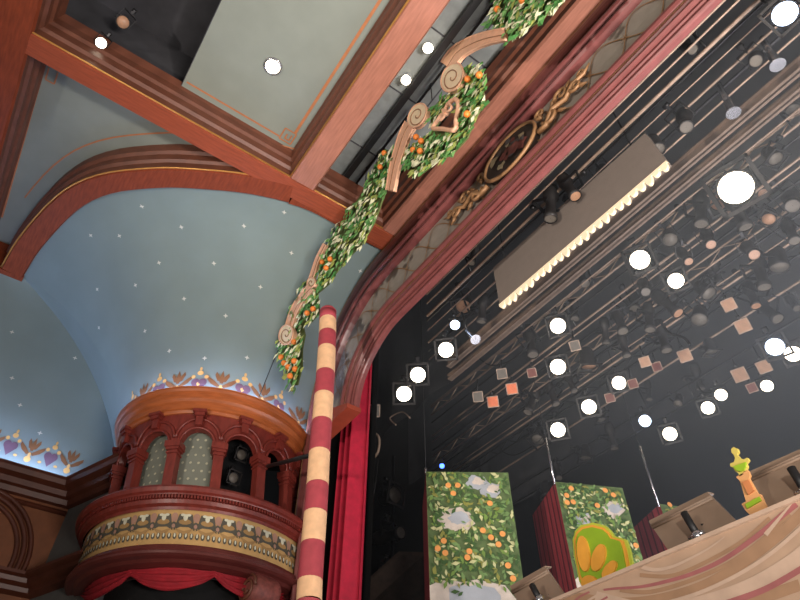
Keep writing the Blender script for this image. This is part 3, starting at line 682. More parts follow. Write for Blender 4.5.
def lampthing(name, label, p, target, lens=M_warm, size=1.0, kind='can', gel=None, frame=True, group='stage lamps hung above the stage', cat='stage light', hang=None):
    t = thing(name, label, cat, p, group)
    q = (Vector(target)-Vector(p)).normalized().to_track_quat('X', 'Z')
    def fp(k, nm, m):
        o = fpart(k, nm, m, t); o.rotation_mode = 'QUATERNION'; o.rotation_quaternion = q; o.scale = (size,)*3; return o
    if kind == 'can':
        fp('can', 'housing', M_fixt); fp('yoke', 'yoke', M_metal); fp('clamp', 'clamp', M_metal)
        if lens: fp('lens', 'lens', lens)
        if frame: fp('frame', 'gel_frame', M_tan if gel else M_fixt)
        if gel: fp('gel', 'gel', gel)
    else:
        fp('barrel', 'barrel', M_fixt); fp('yoke', 'yoke', M_metal); fp('clamp', 'clamp', M_metal); fp('front', 'lens', lens or M_gelG)
    if hang is not None:
        c = Vector(p)+(q @ Vector((-.060, 0, .075)))*size
        b = MB(); b.tube([c, (c.x, hang[0], hang[1])], .0045, 5); b.build('hanger', M_metal, t)
    return t
BATS = [(1.69, 1.16), (1.575, 1.22), (1.44, 1.34), (1.40, 1.40), (1.13, 1.75), (1.05, 1.86), (1.0, 1.96), (.955, 2.02), (.93, 2.06), (.885, 2.16), (.85, 2.34), (.80, 2.5), (.735, 2.72), (.70, 2.82)]
def hangpoint(q, ysug):                     # the batten that a lamp seen at q hangs from, and the lamp's place below it
    d = ray(*q); k = d.z/d.y
    r, y = min(BATS, key=lambda b_: abs(k*b_[1]-(b_[0]*b_[1]-.09))+.25*abs(b_[1]-ysug)); y2 = y-.015
    return Vector(P(*q, 1, y2)), (y, r*y)
TAKEN = []
ORD = ['first', 'second', 'third', 'fourth', 'fifth', 'sixth', 'seventh', 'eighth', 'ninth', 'tenth', 'eleventh', 'twelfth']
AUD = Vector((.1, -.2, .3))
def lit(q, y, rpx, label, lens=M_warm, tgt=None):
    p, hp = hangpoint(q, y); depth = p.dot(CF); r = rpx/FPX*depth; TAKEN.append(q)
    lampthing('stage_lamp', label, p, tgt or AUD, lens, r/.034, frame=rpx > 6, hang=hp)
    return p
LIT = [((736,188), 1.73, 17, 'largest dazzling warm white stage lamp at the right, right of the grey border'),
 ((640,260), 1.73, 10, 'bright warm stage lamp below the right end of the grey border'),
 ((676,281), 1.94, 8, 'bright warm stage lamp just right of and below the lamp under the border'),
 ((558,326), 1.73, 8, 'lit warm stage lamp, upper of a pair one above the other mid stage'),
 ((558,367), 1.94, 8, 'lit warm stage lamp, lower of a pair one above the other mid stage'),
 ((619,383), 2.32, 7, 'lit warm stage lamp to the upper right of the round lamp mid stage'),
 ((589,407), 2.32, 7.5, 'round lit stage lamp between the two other lamps of the middle row'),
 ((558,430), 2.32, 7.5, 'lit stage lamp above the second painted scenery flat, lowest of middle row'),
 ((670,434), 2.75, 7, 'lowest lit stage lamp, just right of the small bluish one'),
 ((708,408), 2.80, 6.5, 'lower of two small lit lamps close together above the music stand'),
 ((721,395), 2.80, 6, 'upper of two small lit lamps close together above the music stand'),
 ((767,386), 2.80, 6, 'small lit lamp under the cool pair at the right edge'),
 ((793,354), 2.70, 8, 'warm lit lamp at the right edge beside the cool white one'),
 ((446,350), 1.42, 8, 'uppermost of three lit lamps in a row beside the arch'),
 ((418,375), 1.42, 8, 'middle of three lit lamps in a row beside the arch'),
 ((404,394), 1.46, 8, 'lowest of three lit lamps in a row, nearest the red curtain')]
for q, y, r, l in LIT: lit(q, y, r, l)
lit((775,347), 2.70, 9, 'cool white lit lamp at the right edge, left of a warm one', M_cool)
lit((645,421), 2.70, 6, 'small bluish white lit lamp above the hanging cable', M_cool)
lit((785,14), 1.35, 12, 'dazzling blue-white lamp in the top right corner', M_cool)
lit((455,325), 1.36, 5, 'small blue-white lit lamp above the three warm lamps by the arch', M_cool)
lit((442,466), 2.6, 2.6, 'tiny blue lamp glowing just above the nearest painted flat', M_bluel)
GEL = [((493,402), 2.0, 5.5, M_gelO, 'orange gel lamp, lower left of the two brightest orange ones'), ((512,389), 2.0, 5.5, M_gelO, 'orange gel lamp, upper right of the two brightest orange ones'),
 ((532,373), 2.0, 4.5, M_gelR, 'small dull red gel lamp right of the two orange ones'), ((478,397), 2.0, 5, M_gelG, 'grey gel lamp left of the two orange ones'),
 ((502,374), 2.0, 5, M_gelG, 'grey gel lamp above the two orange ones'), ((685,356), 2.1, 6, M_gelP, 'peach gel lamp in the middle of the peach lamps'),
 ((645,362), 2.1, 5, M_gelP, 'peach gel lamp, leftmost of the peach lamps'), ((657,367), 2.12, 4.5, M_gelR, 'dull red gel lamp beside the leftmost peach lamp'),
 ((729,305), 1.95, 6, M_gelP, 'peach gel lamp, highest of the peach lamps'), ((743,326), 1.97, 6.5, M_gelP, 'square peach gel lamp, second highest of the peach lamps'),
 ((740,375), 2.5, 6.5, M_gelP, 'round peach gel lamp nearest the small lit pair'), ((764,367), 2.6, 6, M_gelP, 'peach gel lamp right above the small lit lamp under the cool pair'),
 ((633,384), 2.4, 4.5, M_gelR, 'dull red gel lamp touching the lit lamp of the middle row'), ((610,398), 2.4, 4.5, M_gelR, 'dull red gel lamp above the round lit lamp mid stage'),
 ((752,388), 2.5, 4.5, M_gelR, 'dull red gel lamp left of the small lit lamp under the cool pair'), ((374,411), 1.35, 6, M_gelG, 'grey gel lamp right beside the red curtain'), ((575,346), 1.9, 5, M_gelG, 'grey gel lamp between the upper and lower mid-stage pair')]
for q, y, r, g, l in GEL:
    p, hp = hangpoint(q, y); s = .86*r/FPX*p.dot(CF)/.040; TAKEN.append(q)
    lampthing('gel_lamp', l, p, AUD, None, s, gel=g, hang=hp, group='gelled lamps hung above the stage')
# two square lamps inside the box's open arch
for q, l in (((241,455), 'square lamp inside the dark arch of the balcony box, upper one'), ((233,478), 'square lamp inside the dark arch of the balcony box, lower one')):
    d = ray(*q); c2 = bcen(1.2); D = Vector((d.x, d.y)); k = 1.2/d.z; a = D.dot(D); bb = -2*D.dot(c2); c_ = c2.dot(c2)-.30**2; tt = (-bb-math.sqrt(max(0, bb*bb-4*a*c_)))/(2*a)
    p = d*tt; lampthing('box_lamp', l, p, (-.6, .9, .9), M_gelG, .62, gel=None, group='lamps inside the balcony box')
# house lamps in the ceiling
def house(q, z, r, label, lens=M_warm):
    p = P(*q, 2, z); t = thing('ceiling_lamp', label, 'ceiling light', p)
    b = MB(); b.lathe([(r*1.25, .0), (r*1.25, -.006), (r, -.010), (r, .0)], p, n=20); b.build('trim_ring', M_chrome, t)
    b = MB(); b.lathe([(r, -.004), (.001, -.004)], p, n=20); b.build('lens', lens, t)
house((273,66), ZP-.001, .030, 'bright round recessed lamp in the pale grey ceiling panel')
b = MB(); pp0 = P(405, 100, 2, ZP+.05); b.box((-1.48, .672, ZP+.03), (1.5, .70, ZP+.06)); b.tube([(-1.48, .74, ZP+.02), (1.5, .74, ZP+.02)], .006, 6)
tag(b.build('lamp_pipe', M_blk), 'dark pipe running along the ceiling coffer in front of the arch', 'pipe')
def globe(q, y, r, label):
    p = Vector(P(*q, 2, y)); t = thing('hanging_lamp', label, 'ceiling light', p)
    b = MB(); b.lathe([(.001, -r*1.1), (r*.7, -r*.85), (r, -r*.1), (r*.8, r*.6), (r*.45, r*.9)], p, n=16); b.build('bulb', M_warm, t)
    b = MB(); b.lathe([(r*.45, r*.9), (r*.5, r*1.5), (r*.3, r*2), (r*.1, r*2.1)], p, n=12); b.tube([(p.x, p.y, p.z+r*2), (p.x, p.y, ZP+.08)], .003, 5); b.build('lamp_cap', M_fixt, t)
globe((428,48), 2.46, .021, 'glowing lamp under the ceiling pipe, right of the other one'); globe((406,80), 2.46, .021, 'glowing lamp under the ceiling pipe, left of the other one')
b = MB()
p = Vector(P(101, 43, 2, ZP-.04)); lampthing('ceiling_spotlight', 'lit spotlight in the dark ceiling opening at top left', p, (-.3, -.1, .6), M_warm, .62, group=None, cat='spotlight', frame=False)
p = Vector(P(123, 22, 2, ZP+.10)); lampthing('ceiling_spotlight', 'unlit spotlight in the dark ceiling opening above the lit one', p, (-.8, -.2, 1.2), M_gelP, .75, group=None, cat='spotlight', frame=False)

# ------------------------------------------------------------------ FLYING BATTENS, BORDER, STAGE RIGGING
def batten(r, y, label, rad=.006, m=M_metal, x0=None, x1=1.9, name='batten', twin=0):
    z = r*y; b = MB(); x0 = -1.25*y if x0 is None else x0; x0 = max(x0, -3.1)
    b.tube([(x0, y, z), (x1, y, z)], rad, 6)
    if twin:
        b.tube([(x0, y, z+twin), (x1, y, z+twin)], rad, 6); n = int((x1-x0)/.16)
        for i in range(n): xx = x0+.16*i; b.tube([(xx, y, z), (xx+.08, y, z+twin)], rad*.5, 4); b.tube([(xx+.08, y, z+twin), (xx+.16, y, z)], rad*.5, 4)
    return tag(b.build(name, m), label, 'batten', 'lighting battens across the stage')
def girder(r, y, hh, label, m=mat('girder_brown_steel', (132, 112, 98), .6, .1, var=.2)):
    z = r*y; b = MB(); x0 = max(-1.15*y, -3.1); x1 = 1.9
    b.box((x0, y-.014, z), (x1, y+.014, z+.006)); b.box((x0, y-.003, z), (x1, y+.003, z+hh)); b.box((x0, y-.014, z+hh-.006), (x1, y+.014, z+hh))
    return tag(b.build('girder', m), label, 'girder')
girder(1.257, 1.50, .05, 'broad tan girder crossing the stage loft just below the grey border')
girder(1.205, 1.56, .03, 'narrower tan girder right behind the broad one')
BAT = [(1.69, 1.16, .004, M_tan, 'thin pale batten nearest the arch'), (1.64, 1.18, .004, M_tan, 'second thin batten behind the arch'), (1.575, 1.22, .007, M_tan, 'thick pale batten above the grey border'),
 (1.55, 1.24, .004, M_metal, 'thin dark batten beside the thick one above the border'), (1.44, 1.34, .005, M_tan, 'batten at the level of the top right blue-white lamp'), (1.40, 1.40, .006, M_metal, 'batten carrying the three lit lamps by the arch'),
 (1.13, 1.75, .006, M_tan, 'batten carrying the largest dazzling lamp'), (1.10, 1.80, .005, M_metal, 'dark batten just behind the largest lamp'), (1.05, 1.86, .006, M_tan, 'pale batten between the two brightest lamp rows'),
 (1.03, 1.88, .004, M_tan, 'thin pale batten right under the previous rows of bright lamps'), (1.0, 1.96, .006, M_metal, 'batten carrying the second row of bright lamps'), (.955, 2.02, .005, M_tan, 'pale batten above the highest peach lamp'),
 (.93, 2.06, .006, M_metal, 'batten carrying the two orange lamps'), (.885, 2.16, .006, M_tan, 'pale batten crossing between the peach lamps'), (.85, 2.34, .006, M_metal, 'batten carrying the middle lamp row'),
 (.80, 2.5, .006, M_tan, 'pale batten below the middle lamp row'), (.735, 2.72, .006, M_metal, 'batten carrying the cool lamps at the right edge'), (.70, 2.82, .006, M_metal, 'rearmost batten carrying the small lit pair'),
 (1.50, 1.285, .003, M_tan, 'hair-thin pale batten just above the grey border'), (1.36, 1.43, .004, M_tan, 'thin pale batten just below the lamps by the arch'), (1.165, 1.68, .004, M_tan, 'thin pale batten between the girders and the largest lamp'), (.90, 2.12, .003, M_tan, 'hair-thin pale batten behind the orange lamps')]
BZ = []
for i, (r, y, rad, m, l) in enumerate(BAT): batten(r, y, l, rad, m, twin=.05 if i in (6, 11, 14) else 0); BZ.append((r, y))
# black masking borders between the battens
for i, (y, z0, z1) in enumerate([(1.68, 2.02, 3.05), (2.25, 2.12, 3.05), (2.95, 2.05, 3.05)]):
    b = MB(); n = 60
    b.grid(lambda u, v: Vector((-3.1+5.2*u, y+.012*math.sin(u*90), z0+(z1-z0)*v)), 160, 1, 0, True)
    tag(b.build('masking_border', M_loft), 'dark cloth masking border hanging high over the stage, %s from the front' % ORD[i], 'stage border')
# grey border with scalloped lit edge
bp = [P(493,268,1,1.25), P(645,133,1,1.25), P(668,163,1,1.25), P(500,307,1,1.25)]
gb = thing('scalloped_border', 'grey hanging border with lit scalloped lower edge above the stage', 'border', bp[3])
b = MB(); b.prism(bp, (0, .02, 0)); b.build('panel', M_border, gb)
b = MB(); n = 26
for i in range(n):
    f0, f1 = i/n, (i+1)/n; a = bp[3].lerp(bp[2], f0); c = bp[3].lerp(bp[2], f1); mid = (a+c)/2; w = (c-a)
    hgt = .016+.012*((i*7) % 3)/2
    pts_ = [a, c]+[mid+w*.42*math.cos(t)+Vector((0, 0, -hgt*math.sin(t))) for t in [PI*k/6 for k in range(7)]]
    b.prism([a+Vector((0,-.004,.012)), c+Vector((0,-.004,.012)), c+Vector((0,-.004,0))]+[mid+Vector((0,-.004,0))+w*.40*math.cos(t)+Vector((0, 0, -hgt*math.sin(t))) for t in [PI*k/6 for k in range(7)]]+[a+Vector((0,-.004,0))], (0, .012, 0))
b.build('scalloped_fringe', M_fringe_glow, gb)
for f in (.08, .92):
    b = MB(); p = bp[0].lerp(bp[1], f); b.tube([(p.x, 1.26, p.z-.02), (p.x, 1.26, 3.05)], .003, 5); b.build('wire', M_metal, gb)
# unlit lamps on the battens
random.seed(21)
def topix(p): p = Vector(p); d = p.dot(CF); return (400+FPX*p.dot(CR)/d, 300-FPX*p.dot(CU)/d)
SHORT = {1: 'batten above the grey border', 2: 'batten level with the top right lamp', 3: 'batten of the three lamps by the arch', 4: 'batten of the largest dazzling lamp', 5: 'pale batten behind the largest lamp',
         6: 'batten of the second bright lamp row', 7: 'batten above the highest peach lamp', 8: 'batten of the two orange lamps', 9: 'batten crossing between the peach lamps', 10: 'batten of the middle lamp row', 11: 'batten below the middle lamp row', 12: 'batten of the cool right-edge lamps', 13: 'rearmost batten'}
for bi, (r, y) in enumerate(BATS):
    if bi < 1: continue
    spots = []; tries = 0
    while len(spots) < (6 if bi > 3 else 4) and tries < 80:
        tries += 1; x = random.uniform(-.85*y if bi > 3 else -1.2*y, .2*y); pz = r*y-random.choice([.075, .075, -.07]); px = topix((x, y, pz))
        if px[0] > 800 or px[1] < 0 or any(abs(px[0]-t_[0])+abs(px[1]-t_[1]) < 26 for t_ in TAKEN): continue
        spots.append((x, pz)); TAKEN.append(px)
    for k, (x, pz) in enumerate(sorted(spots)):
        lampthing('unlit_stage_lamp', 'unlit dark lamp, %s from left on the %s' % (ORD[k], SHORT[bi]), (x, y-.01, pz), (x+random.uniform(-.6, .6), y+random.uniform(-1.2, .3), 0), random.choice([M_gelG, M_gelG, M_gelG, M_gelG, M_gelP]), random.uniform(.7, 1.1), kind=random.choice(['can', 'barrel', 'barrel']), frame=random.random() < .6, group='unlit lamps on the battens', hang=(y, r*y))
# the two long arms that hang below the upper right battens
def arm(q0, q1, y, label):
    a = P(*q0, 1, y); c = P(*q1, 1, y); t = thing('drop_lamp', label, 'stage light', a)
    b = MB(); b.tube([a, c], .010, 10); b.build('arm', M_chrome, t); d = (Vector(c)-Vector(a)).normalized()
    b = MB(); b.lathe([(.011, -.05), (.013, -.048), (.013, -.005), (.016, .0), (.023, .014), (.023, .018)], c, axis=d, n=14); b.lathe([(.023, .018), (.001, .018)], c, axis=d, n=14, smooth=False); b.build('bell', M_chrome, t)
    b = MB(); b.tube([a, (a[0], 1.34, 1.44*1.34)], .006, 6); b.build('hanger', M_metal, t)
arm((762,38), (776,62), 1.36, 'shiny downward lamp arm just below the top right blue-white lamp'); arm((718,84), (732,110), 1.38, 'shiny downward lamp arm left of and below the other one')
arm((467,331), (474,338), 1.36, 'short shiny lamp arm beside the small blue-white lamp')
# side boom with lamps at the left of the stage, cables
bm_ = MB(); bpx = P(392, 560, 1, 1.75); bm_.tube([(bpx.x, 1.75, SF), (bpx.x, 1.75, 1.9)], .010, 8); bm_.lathe([(.07, 0), (.07, .012), (.012, .02)], (bpx.x, 1.75, SF), n=16, cap=True)
tag(bm_.build('lamp_boom', M_metal), 'dark vertical lamp boom standing behind the red curtain', 'boom stand')
for k, z in enumerate((.72, .95, 1.18, 1.40, 1.62)):
    lampthing('side_lamp', 'dark unlit side lamp, %s from the bottom of the boom behind the curtain' % ORD[k], (bpx.x+.055, 1.72, z), (.2, 1.6+.1*k, z-.5), [M_gelG, M_gelG, M_gelP, M_gelG, M_gelG][k], 1.3, kind='barrel' if k % 2 else 'can', group='side lamps on the boom')
def cable(pp, y, label, rad=.004, m=M_blk):
    c = catmull([P(*q, 1, y) for q in pp], 6); b = MB(); b.tube(c, rad, 6); tag(b.build('cable', m), label, 'cable')
cable([(373,432),(379,438),(378,452),(371,460)], 1.4, 'pale curved strap hanging beside the red curtain', .007, M_tan)
cable([(378,458),(376,480),(372,500),(366,505)], 1.4, 'black looped cable hanging beside the red curtain', .004, M_metal)
cable([(396,425),(390,418),(402,412),(410,418)], 1.5, 'tangled cable loop just below the three lit lamps by the arch', .004, M_tan)
cable([(470,350),(490,365),(515,358),(530,340)], 1.7, 'slack black cable looping left of the mid-stage lamp pair', .003, M_metal)
cable([(500,450),(515,455),(540,440),(552,420)], 2.3, 'slack black cable looping above the gap between the first two flats', .003, M_metal)
cable([(660,320),(668,332),(684,338),(690,345)], 2.0, 'curved grey cable loop above the peach lamps', .006, M_metal)
cable([(697,383),(702,392),(712,392)], 2.6, 'short grey cable above the two small lit lamps', .005, M_metal)
# dark staircase unit glimpsed at the left
st = thing('wooden_stair_unit', 'dark brown stepped timber unit left of the nearest painted flat', 'stairs', P(385, 598, 1, 1.55))
a = P(372, 603, 1, 1.6); c = P(424, 556, 1, 1.75); d_ = (Vector(c)-Vector(a)); 
b = MB(); b.prism([Vector(a), Vector(a)+d_*.5+Vector((0,0,.03)), Vector(c), Vector((c[0], c[1], SF)), Vector((a[0], a[1], SF))], (.10, .18, 0)); b.build('side_panel', mat('dark_timber', (58, 46, 38), .7, var=.3, scale=8), st)
for k in range(4):
    q = Vector(a)+d_*(k/4+.1); b = MB(); b.obox(q+Vector((0, 0, .015)), d_*.13, Vector((.06, .10, 0)), (0, 0, .008)); b.build('tread', mat('dark_timber_edge', (74, 58, 48), .7, var=.3, scale=8), st)

# ------------------------------------------------------------------ CURTAIN AND WINGS
b = MB(); ys = 1.13; x0, x1 = -1.83*ys, -1.685*ys
def curt(u, v):
    x = x0+(x1-x0)*u
    return Vector((x, ys+.034*math.sin(u*2*PI*3.2+.6)+.014*math.sin(u*41), SF+(2.05-SF)*v))
b.grid(curt, 90, 6, 0, True); tag(b.build('house_curtain', M_redcurt), 'tall crimson velvet curtain gathered at the left of the stage', 'curtain')
b = MB(); b.grid(lambda u, v: Vector((-3.1+.98*u, 1.35+.02*math.sin(u*50), SF+(2.3-SF)*v)), 60, 1, 0, True); tag(b.build('dark_gap_sheet', M_black), 'black sheet put in as the dark gap behind the striped column and red curtain', 'drape')  # black sheet added where only the dark void into the wings shows
CW = 1.3
def flat(fl, fr_, label, art, seed, dots, sky, name='scenery_flat'):
    ztop = CW; l = Vector((fl[0]*CW, fl[1]*CW, 0)); r = Vector((fr_[0]*CW, fr_[1]*CW, 0)); e = (r-l); wdt = e.length; e.normalize(); n = Vector((e.y, -e.x, 0))   # n towards the house
    back = -n*.30
    t = thing(name, label, 'scenery flat', (l.x, l.y, SF), 'painted orange-tree flats')
    b = MB(); up = Vector((0, 0, ztop)); lo = Vector((0, 0, SF))
    b.prism([l+lo, r+lo, r+back+lo, l+back+lo], (0, 0, ztop-SF))
    for k in range(7):
        o = back*((k+.4)/7); q = back*.035
        b.add([l+o+lo-e*.0015, l+o+q+lo-e*.0015, l+o+q+up-e*.0015, l+o+up-e*.0015], [(0, 1, 2, 3)], 1)
    b.build('frame', [M_flatred, M_flatdk], t, fix=False)
    f = MB(); Z0 = .36
    def pt(u, z, o): p = l+e*u+n*o; return Vector((p.x, p.y, z))
    f.add([pt(0, SF, .003), pt(wdt, SF, .003), pt(wdt, ztop, .003), pt(0, ztop, .003)], [(0, 1, 2, 3)], 0)
    def topx(q):           # pixel -> (u, z) on the face
        d = ray(*q); k = (l.dot(n))/(d.dot(n)); p = d*k; return ((p-l).dot(e), p.z)
    skyuv = []
    for poly, mi in sky:
        uv = [topx(q) for q in poly]; uv = [(min(wdt, max(0, u)), z) for u, z in uv]; skyuv.append(uv)
        f.add([pt(u, z, .004+.0004*len(skyuv)) for u, z in uv], [tuple(range(len(uv)))], mi)
        cu = sum(u for u, z in uv)/len(uv); cz = sum(z for u, z in uv)/len(uv)
        f.add([pt(cu+(u-cu)*.6+.01, cz+(z-cz)*.55+.006, .0046+.0004*len(skyuv)) for u, z in uv], [tuple(range(len(uv)))], 5 if mi == 6 else 6)
    skys = []
    for uv in skyuv:
        cu = sum(u for u, z in uv)/len(uv); cz = sum(z for u, z in uv)/len(uv); skys.append([(cu+(u-cu)*(.84 if len(uv) > 12 else 1), cz+(z-cz)*.84) for u, z in uv])
    rnd = random.Random(seed); cnt = 0; N = 1700
    while cnt < N:
        u = rnd.uniform(.004, wdt-.004); z = rnd.uniform(Z0, ztop-.006)
        if any(inside(u, z, uv) for uv in skys) and rnd.random() < .97: cnt += 1; continue
        cnt += 1; a = rnd.uniform(0, 2*PI); L = rnd.uniform(.016, .036); w = L*.22; rr = rnd.random()
        mi = 1 if rr < .34 else 2 if rr < .60 else 4 if rr < .76 else 8 if rr < .87 else 3
        c = (u, z); o = .007+.000004*cnt
        pts_ = [(c[0], c[1]), (c[0]+math.cos(a)*L*.5-math.sin(a)*w, c[1]+math.sin(a)*L*.5+math.cos(a)*w), (c[0]+math.cos(a)*L, c[1]+math.sin(a)*L), (c[0]+math.cos(a)*L*.5+math.sin(a)*w, c[1]+math.sin(a)*L*.5-math.cos(a)*w)]
        if all(0 <= q[0] <= wdt and q[1] <= ztop for q in pts_): f.add([pt(q[0], q[1], o) for q in pts_], [(0, 1, 2, 3)], mi)
    for q in dots:
        u, z = topx(q); f.add([pt(u+.0115*math.cos(2*PI*k/14), z+.0115*math.sin(2*PI*k/14), .0145) for k in range(14)], [tuple(range(14))], 7)
    f.build('painted_face', M_pg, t, fix=False)
    return t, l, r, back
def blob(cx, cy_, rx, ry, seed, n=18):
    rnd = random.Random(seed); return [(cx+rx*(1+rnd.uniform(-.28, .12))*math.cos(2*PI*i/n), cy_+ry*(1+rnd.uniform(-.28, .12))*math.sin(2*PI*i/n)) for i in range(n)]
t1, l1, r1, bk = flat((-1.364, 1.059), (-1.217, 1.277), 'painted orange-tree flat nearest the red curtain, largest of the three', 0, 3,
    [(448,487),(457.5,487),(453,495),(489.5,505),(482.5,532),(490.5,539),(502,535.5),(498,546),(443.5,542.5),(437.5,550),(445,554.5),(469,553),(467,559),(507.5,567),(512.5,580)],
    [(blob(457, 520, 19, 14, 1), 6), (blob(476, 483, 11, 8, 2), 5), (blob(491, 491, 11, 9, 4), 5), ([(424,586),(436,583),(448,580),(462,583),(476,580),(490,583),(505,586),(516,600),(518,640),(424,640)], 6)])
t2, l2, r2, bk2 = flat((-1.171, 1.441), (-1.071, 1.65), 'painted orange-tree flat in the middle, behind the green throne', 0, 5,
    [(570,490),(565.5,497),(572,503.5),(566,504),(596,507),(604,492),(612,496.5),(634.5,547)],
    [(blob(583, 520, 9, 7, 5), 5), (blob(613, 510, 12, 9, 6), 6), (blob(607, 545, 13, 14, 7), 6), (blob(580, 590, 9, 14, 8), 6)])
t3, l3, r3, bk3 = flat((-1.07, 1.84), (-.985, 2.05), 'painted orange-tree flat mostly hidden behind the music stand', 0, 8, [(668,506)], [(blob(690, 530, 8, 8, 5), 5)])
for t, l, bk_, f in ((t1, l1, bk, 0.02), (t2, l2, bk2, .02), (t3, l3, bk3, .02)):
    b = MB(); p = l+bk_*f; zt = CW+(.02 if t is t1 else .22 if t is t2 else .30); b.tube([(p.x, p.y, CW-.01), (p.x, p.y, zt)], .0055, 6); b.tube([(p.x, p.y, zt), (p.x, p.y, 3.05)], .0016, 5, 1); b.build('suspension_cable', [M_chrome, M_blk], t)

# ------------------------------------------------------------------ FRONT OF STAGE: painted fascia, stands, throne, urn
YF = .90; ZF = .4075
fa = thing('painted_fascia', 'tan stage fascia painted with swagged drapery at bottom right', 'fascia', (-.2, YF, SF))
b = MB(); b.box((-.92, YF, SF), (1.1, YF+.03, ZF))
def stroke(pp, hw, mi, o):
    L, R = ribbon_px(pp, hw, 6); q = lambda p: Vector((P(p.x, p.y, 1, YF).x, YF-o, min(ZF-.0005, P(p.x, p.y, 1, YF).z)))
    for i in range(len(L)-1): b.add([q(L[i]), q(L[i+1]), q(R[i+1]), q(R[i])], [(0, 1, 2, 3)], mi)
stroke([(560,592),(590,600),(630,603),(670,597),(710,583),(750,558),(785,530),(812,503)], 5.5, 2, .0006)
stroke([(595,600),(650,612),(700,605),(750,588),(790,565),(815,545)], 9, 1, .0007)
stroke([(604,590),(617,588.5),(640,587),(665,582),(695,573),(725,559),(755,538),(776,521),(797,504)], (1.0, 3.2), 3, .0010)
stroke([(620,590),(650,592),(690,581),(730,563),(765,538),(790,514)], 2.2, 2, .0008)
stroke([(642,567),(655,570),(672,567),(690,559),(710,548),(725,537)], (2.2, .6), 1, .0012)
stroke([(766,535),(776,523),(786,511),(793,503)], (2.4, .5), 1, .0012)
stroke([(700,612),(740,599),(764,590),(785,579),(805,567)], 3.2, 3, .0010)
stroke([(640,575),(670,576),(700,565),(740,543),(770,518)], 2.0, 2, .0004)
stroke([(660,605),(700,593),(740,574),(775,551),(810,520)], 2.0, 1, .0013)
stroke([(572,604),(580,597),(590,592)], 1.0, 3, .0012); stroke([(582,606),(590,600),(600,594)], 1.2, 1, .0013); stroke([(594,608),(600,602),(608,597)], 1.0, 3, .0012)
stroke([(560,610),(600,622),(660,625),(720,612),(800,585)], 6, 2, .0006)
b.build('painted_board', [M_fascia, M_fasP, M_fasD, M_fasM], fa, fix=False)
b = MB(); b.box((-.92, YF-.006, ZF), (1.1, YF+.04, ZF+.006)); b.build('top_rail', M_fasP, fa)
b = MB(); b.box((-.92, YF+.03, .26), (1.1, 1.09, .28)); tag(b.build('band_platform', M_blk), 'black platform behind the tan painted fascia', 'platform')
PLT = .28
def stand(tl, tr, br, bl, y, label, pole_px):
    pts_ = [Vector(P(*q, 1, y)) for q in (tl, tr, br, bl)]
    e = (pts_[1]-pts_[0]); upv = (pts_[0]-pts_[3]); tilt = Vector((0, .10, 0))
    tlp, trp = Vector(P(*tl, 1, y+.04)), Vector(P(*tr, 1, y+.04)); brp, blp = pts_[2], pts_[3]
    mid = (brp+blp)/2; t = thing('music_stand', label, 'music stand', (mid.x, y+.05, PLT), 'music stands behind the fascia')
    b = MB(); b.prism([tlp, trp, brp, blp], (0, .006, 0)); b.prism([tlp, trp, trp+Vector((0, .02, .003)), tlp+Vector((0, .02, .003))], (0, .001, .003)); dk = b.build('desk', M_stand, t)
    b = MB()
    for f in (.14, .20): p = tlp.lerp(blp, f); q = trp.lerp(brp, f); b.tube([p+Vector((0, -.002, 0)), q+Vector((0, -.002, 0))], .0028, 5)
    b.build('crease', M_stand, dk)
    if pole_px:
        a = Vector(P(*pole_px[0], 1, y-.012)); c = Vector(P(*pole_px[1], 1, y-.012))
        b = MB(); b.tube([a, c], .0065, 8); b.build('support_arm', M_blk, t)
        b = MB(); b.sphere(c, .010, 0, 8); b.tube([c+Vector((-.014, -.004, 0)), c+Vector((.014, -.004, 0))], .004, 6); b.build('clamp_knob', M_chrome, t)
    b = MB(); b.tube([(mid.x, y+.02, PLT), (mid.x, y+.02, (tlp.z+blp.z)/2-.01)], .008, 8); b.lathe([(.05, 0), (.05, .006), (.01, .012)], (mid.x, y+.02, PLT), n=14, cap=True); b.build('pole', M_blk, t)
stand((649,522), (708,493), (738,523), (672,556), .96, 'taupe music stand right of the middle flat with black support arm', [(684,513), (698,536)])
stand((738,478), (822,441), (845,472), (758,515), .96, 'taupe music stand at the right edge behind the urn pedestal', [(791,468), (806,492)])
stand((510,587), (545,567), (567,599), (528,622), .96, 'dark taupe music stand at the foot of the nearest painted flat', [(532,585), (540,600)])
# throne back
YT = 1.02
th = thing('throne', 'lime green throne back with orange petals above the fascia', 'throne', P(605, 585, 1, YT))
out = [(590,615),(584,590),(579,581),(574,556),(572.5,540),(575,531),(581,525),(593,522.5),(605,525.5),(610,530),(614,536),(620,537.5),(626,539.5),(629.6,550),(633,568),(640,605)]
def cut(poly, y, th_, m, name, parent): b = MB(); b.prism([Vector((p[0], y, p[2])) for p in [P(*q, 1, YT) for q in poly]], (0, th_, 0)); return b.build(name, m, parent)
def inset(poly, f): cx = sum(p[0] for p in poly)/len(poly); cy2 = sum(p[1] for p in poly)/len(poly); return [(cx+(x-cx)*f, cy2+(y-cy2)*f) for x, y in poly]
bk_ = cut(out, YT, .006, M_thye, 'back', th); cut(inset(out, .91), YT-.004, .004, M_thor, 'border', bk_); cut(inset(out, .82), YT-.007, .004, M_lime, 'inner_panel', bk_)
def pet(cx, cy2, rx, ry, rot): return [(cx+rx*math.cos(2*PI*i/18)*math.cos(rot)-ry*math.sin(2*PI*i/18)*math.sin(rot), cy2+rx*math.cos(2*PI*i/18)*math.sin(rot)+ry*math.sin(2*PI*i/18)*math.cos(rot)) for i in range(18)]
for a in ((587,555,6,18,-.12), (602,559,6.5,14,.28), (613,571,5,10.5,.6), (593,584,8,7.5,0)): cut(pet(*a), YT-.012, .006, M_thor, 'petal', bk_)
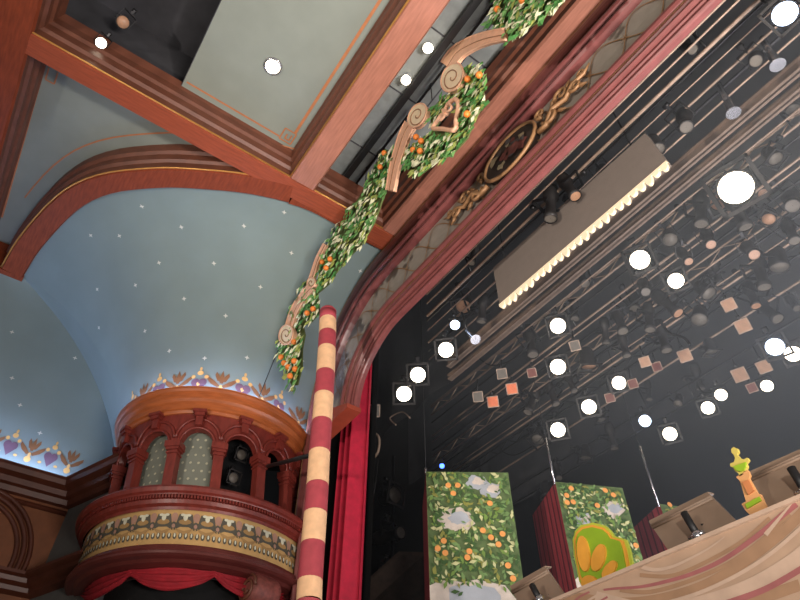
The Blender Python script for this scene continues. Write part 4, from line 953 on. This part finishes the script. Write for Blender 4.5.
for y0, n_ in ((0, 0),):
    b = MB(); p = P(606, 590, 1, YT); b.box((p.x-.055, YT, PLT), (p.x+.055, YT+.11, PLT+.10)); b.build('seat', M_thye, th)
# urn on pedestal
YU = .925
ur = thing('pedestal_with_urn', 'apricot pedestal cut-out topped by a lime urn on the fascia', 'pedestal', P(757, 514, 1, YU))
def cutu(poly, dy, thk, m, name, par):
    b = MB(); b.prism([Vector((p[0], YU+dy, p[2])) for p in [P(*q, 1, YU) for q in poly]], (0, thk, 0)); return b.build(name, m, par)
pd = cutu([(736,477),(747.5,470),(749.5,475),(748.5,478),(757,493),(760,494),(768,511),(754,519),(746,511),(741.5,504),(746,501.5),(740,481)], 0, .006, M_urn, 'pedestal', ur)
cutu([(743,483),(749,480),(755,491),(749,495)], -.003, .004, M_urnd, 'panel', pd); cutu([(746,504.5),(760,497),(762,501),(748,509)], -.003, .004, M_lime, 'base_band', pd)
un = cutu([(731.5,452.5),(731,449),(733.5,447),(737,448.5),(738,452),(736.5,454),(739,457),(743.5,459.5),(747,457.5),(748.5,460),(746,463),(747,466.5),(745,470.5),(742,472.5),(743.5,474),(739.5,476.5),(738.5,473.5),(735,471),(733,467.5),(730.5,466.5),(730,463.5),(734,462),(735,458),(733.5,454.5)], 0, .006, mat('urn_gold_green_paint', (190, 172, 84), .6), 'urn', ur)
cutu([(734,467),(746.5,462.5),(746.5,467),(744.5,470.5),(741,472),(737.5,471)], -.003, .004, M_lime, 'urn_band', un)
# bright washer on the left lamp of the box front is part of the building above

# theatre haze over the stage
hz = bpy.data.materials.new('theatre_haze'); hz.use_nodes = True; nt = hz.node_tree; nt.nodes.remove(nt.nodes['Principled BSDF'])
vs_ = nt.nodes.new('ShaderNodeVolumeScatter'); tcn = nt.nodes.new('ShaderNodeTexCoord'); sx = nt.nodes.new('ShaderNodeSeparateXYZ'); nt.links.new(tcn.outputs['Generated'], sx.inputs[0])
ad = nt.nodes.new('ShaderNodeMath'); ad.operation = 'MULTIPLY_ADD'; ad.inputs[1].default_value = .75; nt.links.new(sx.outputs[0], ad.inputs[0]); nt.links.new(sx.outputs[2], ad.inputs[2])
mr = nt.nodes.new('ShaderNodeMapRange'); mr.interpolation_type = 'SMOOTHSTEP'; mr.inputs[1].default_value = .6; mr.inputs[2].default_value = 1.35; mr.inputs[3].default_value = .009; mr.inputs[4].default_value = .115
nt.links.new(ad.outputs[0], mr.inputs[0]); nt.links.new(mr.outputs[0], vs_.inputs['Density'])
vs_.inputs['Anisotropy'].default_value = .2; vs_.inputs['Color'].default_value = (.84, .92, 1, 1)
nt.links.new(vs_.outputs[0], nt.nodes['Material Output'].inputs['Volume'])
b = MB(); b.box((-2.9, 1.16, SF+.02), (2.0, 3.4, 3.0)); o = tag(b.build('stage_haze', hz), 'thin grey haze hanging in the air of the stage loft', 'haze'); o['kind'] = 'stuff'
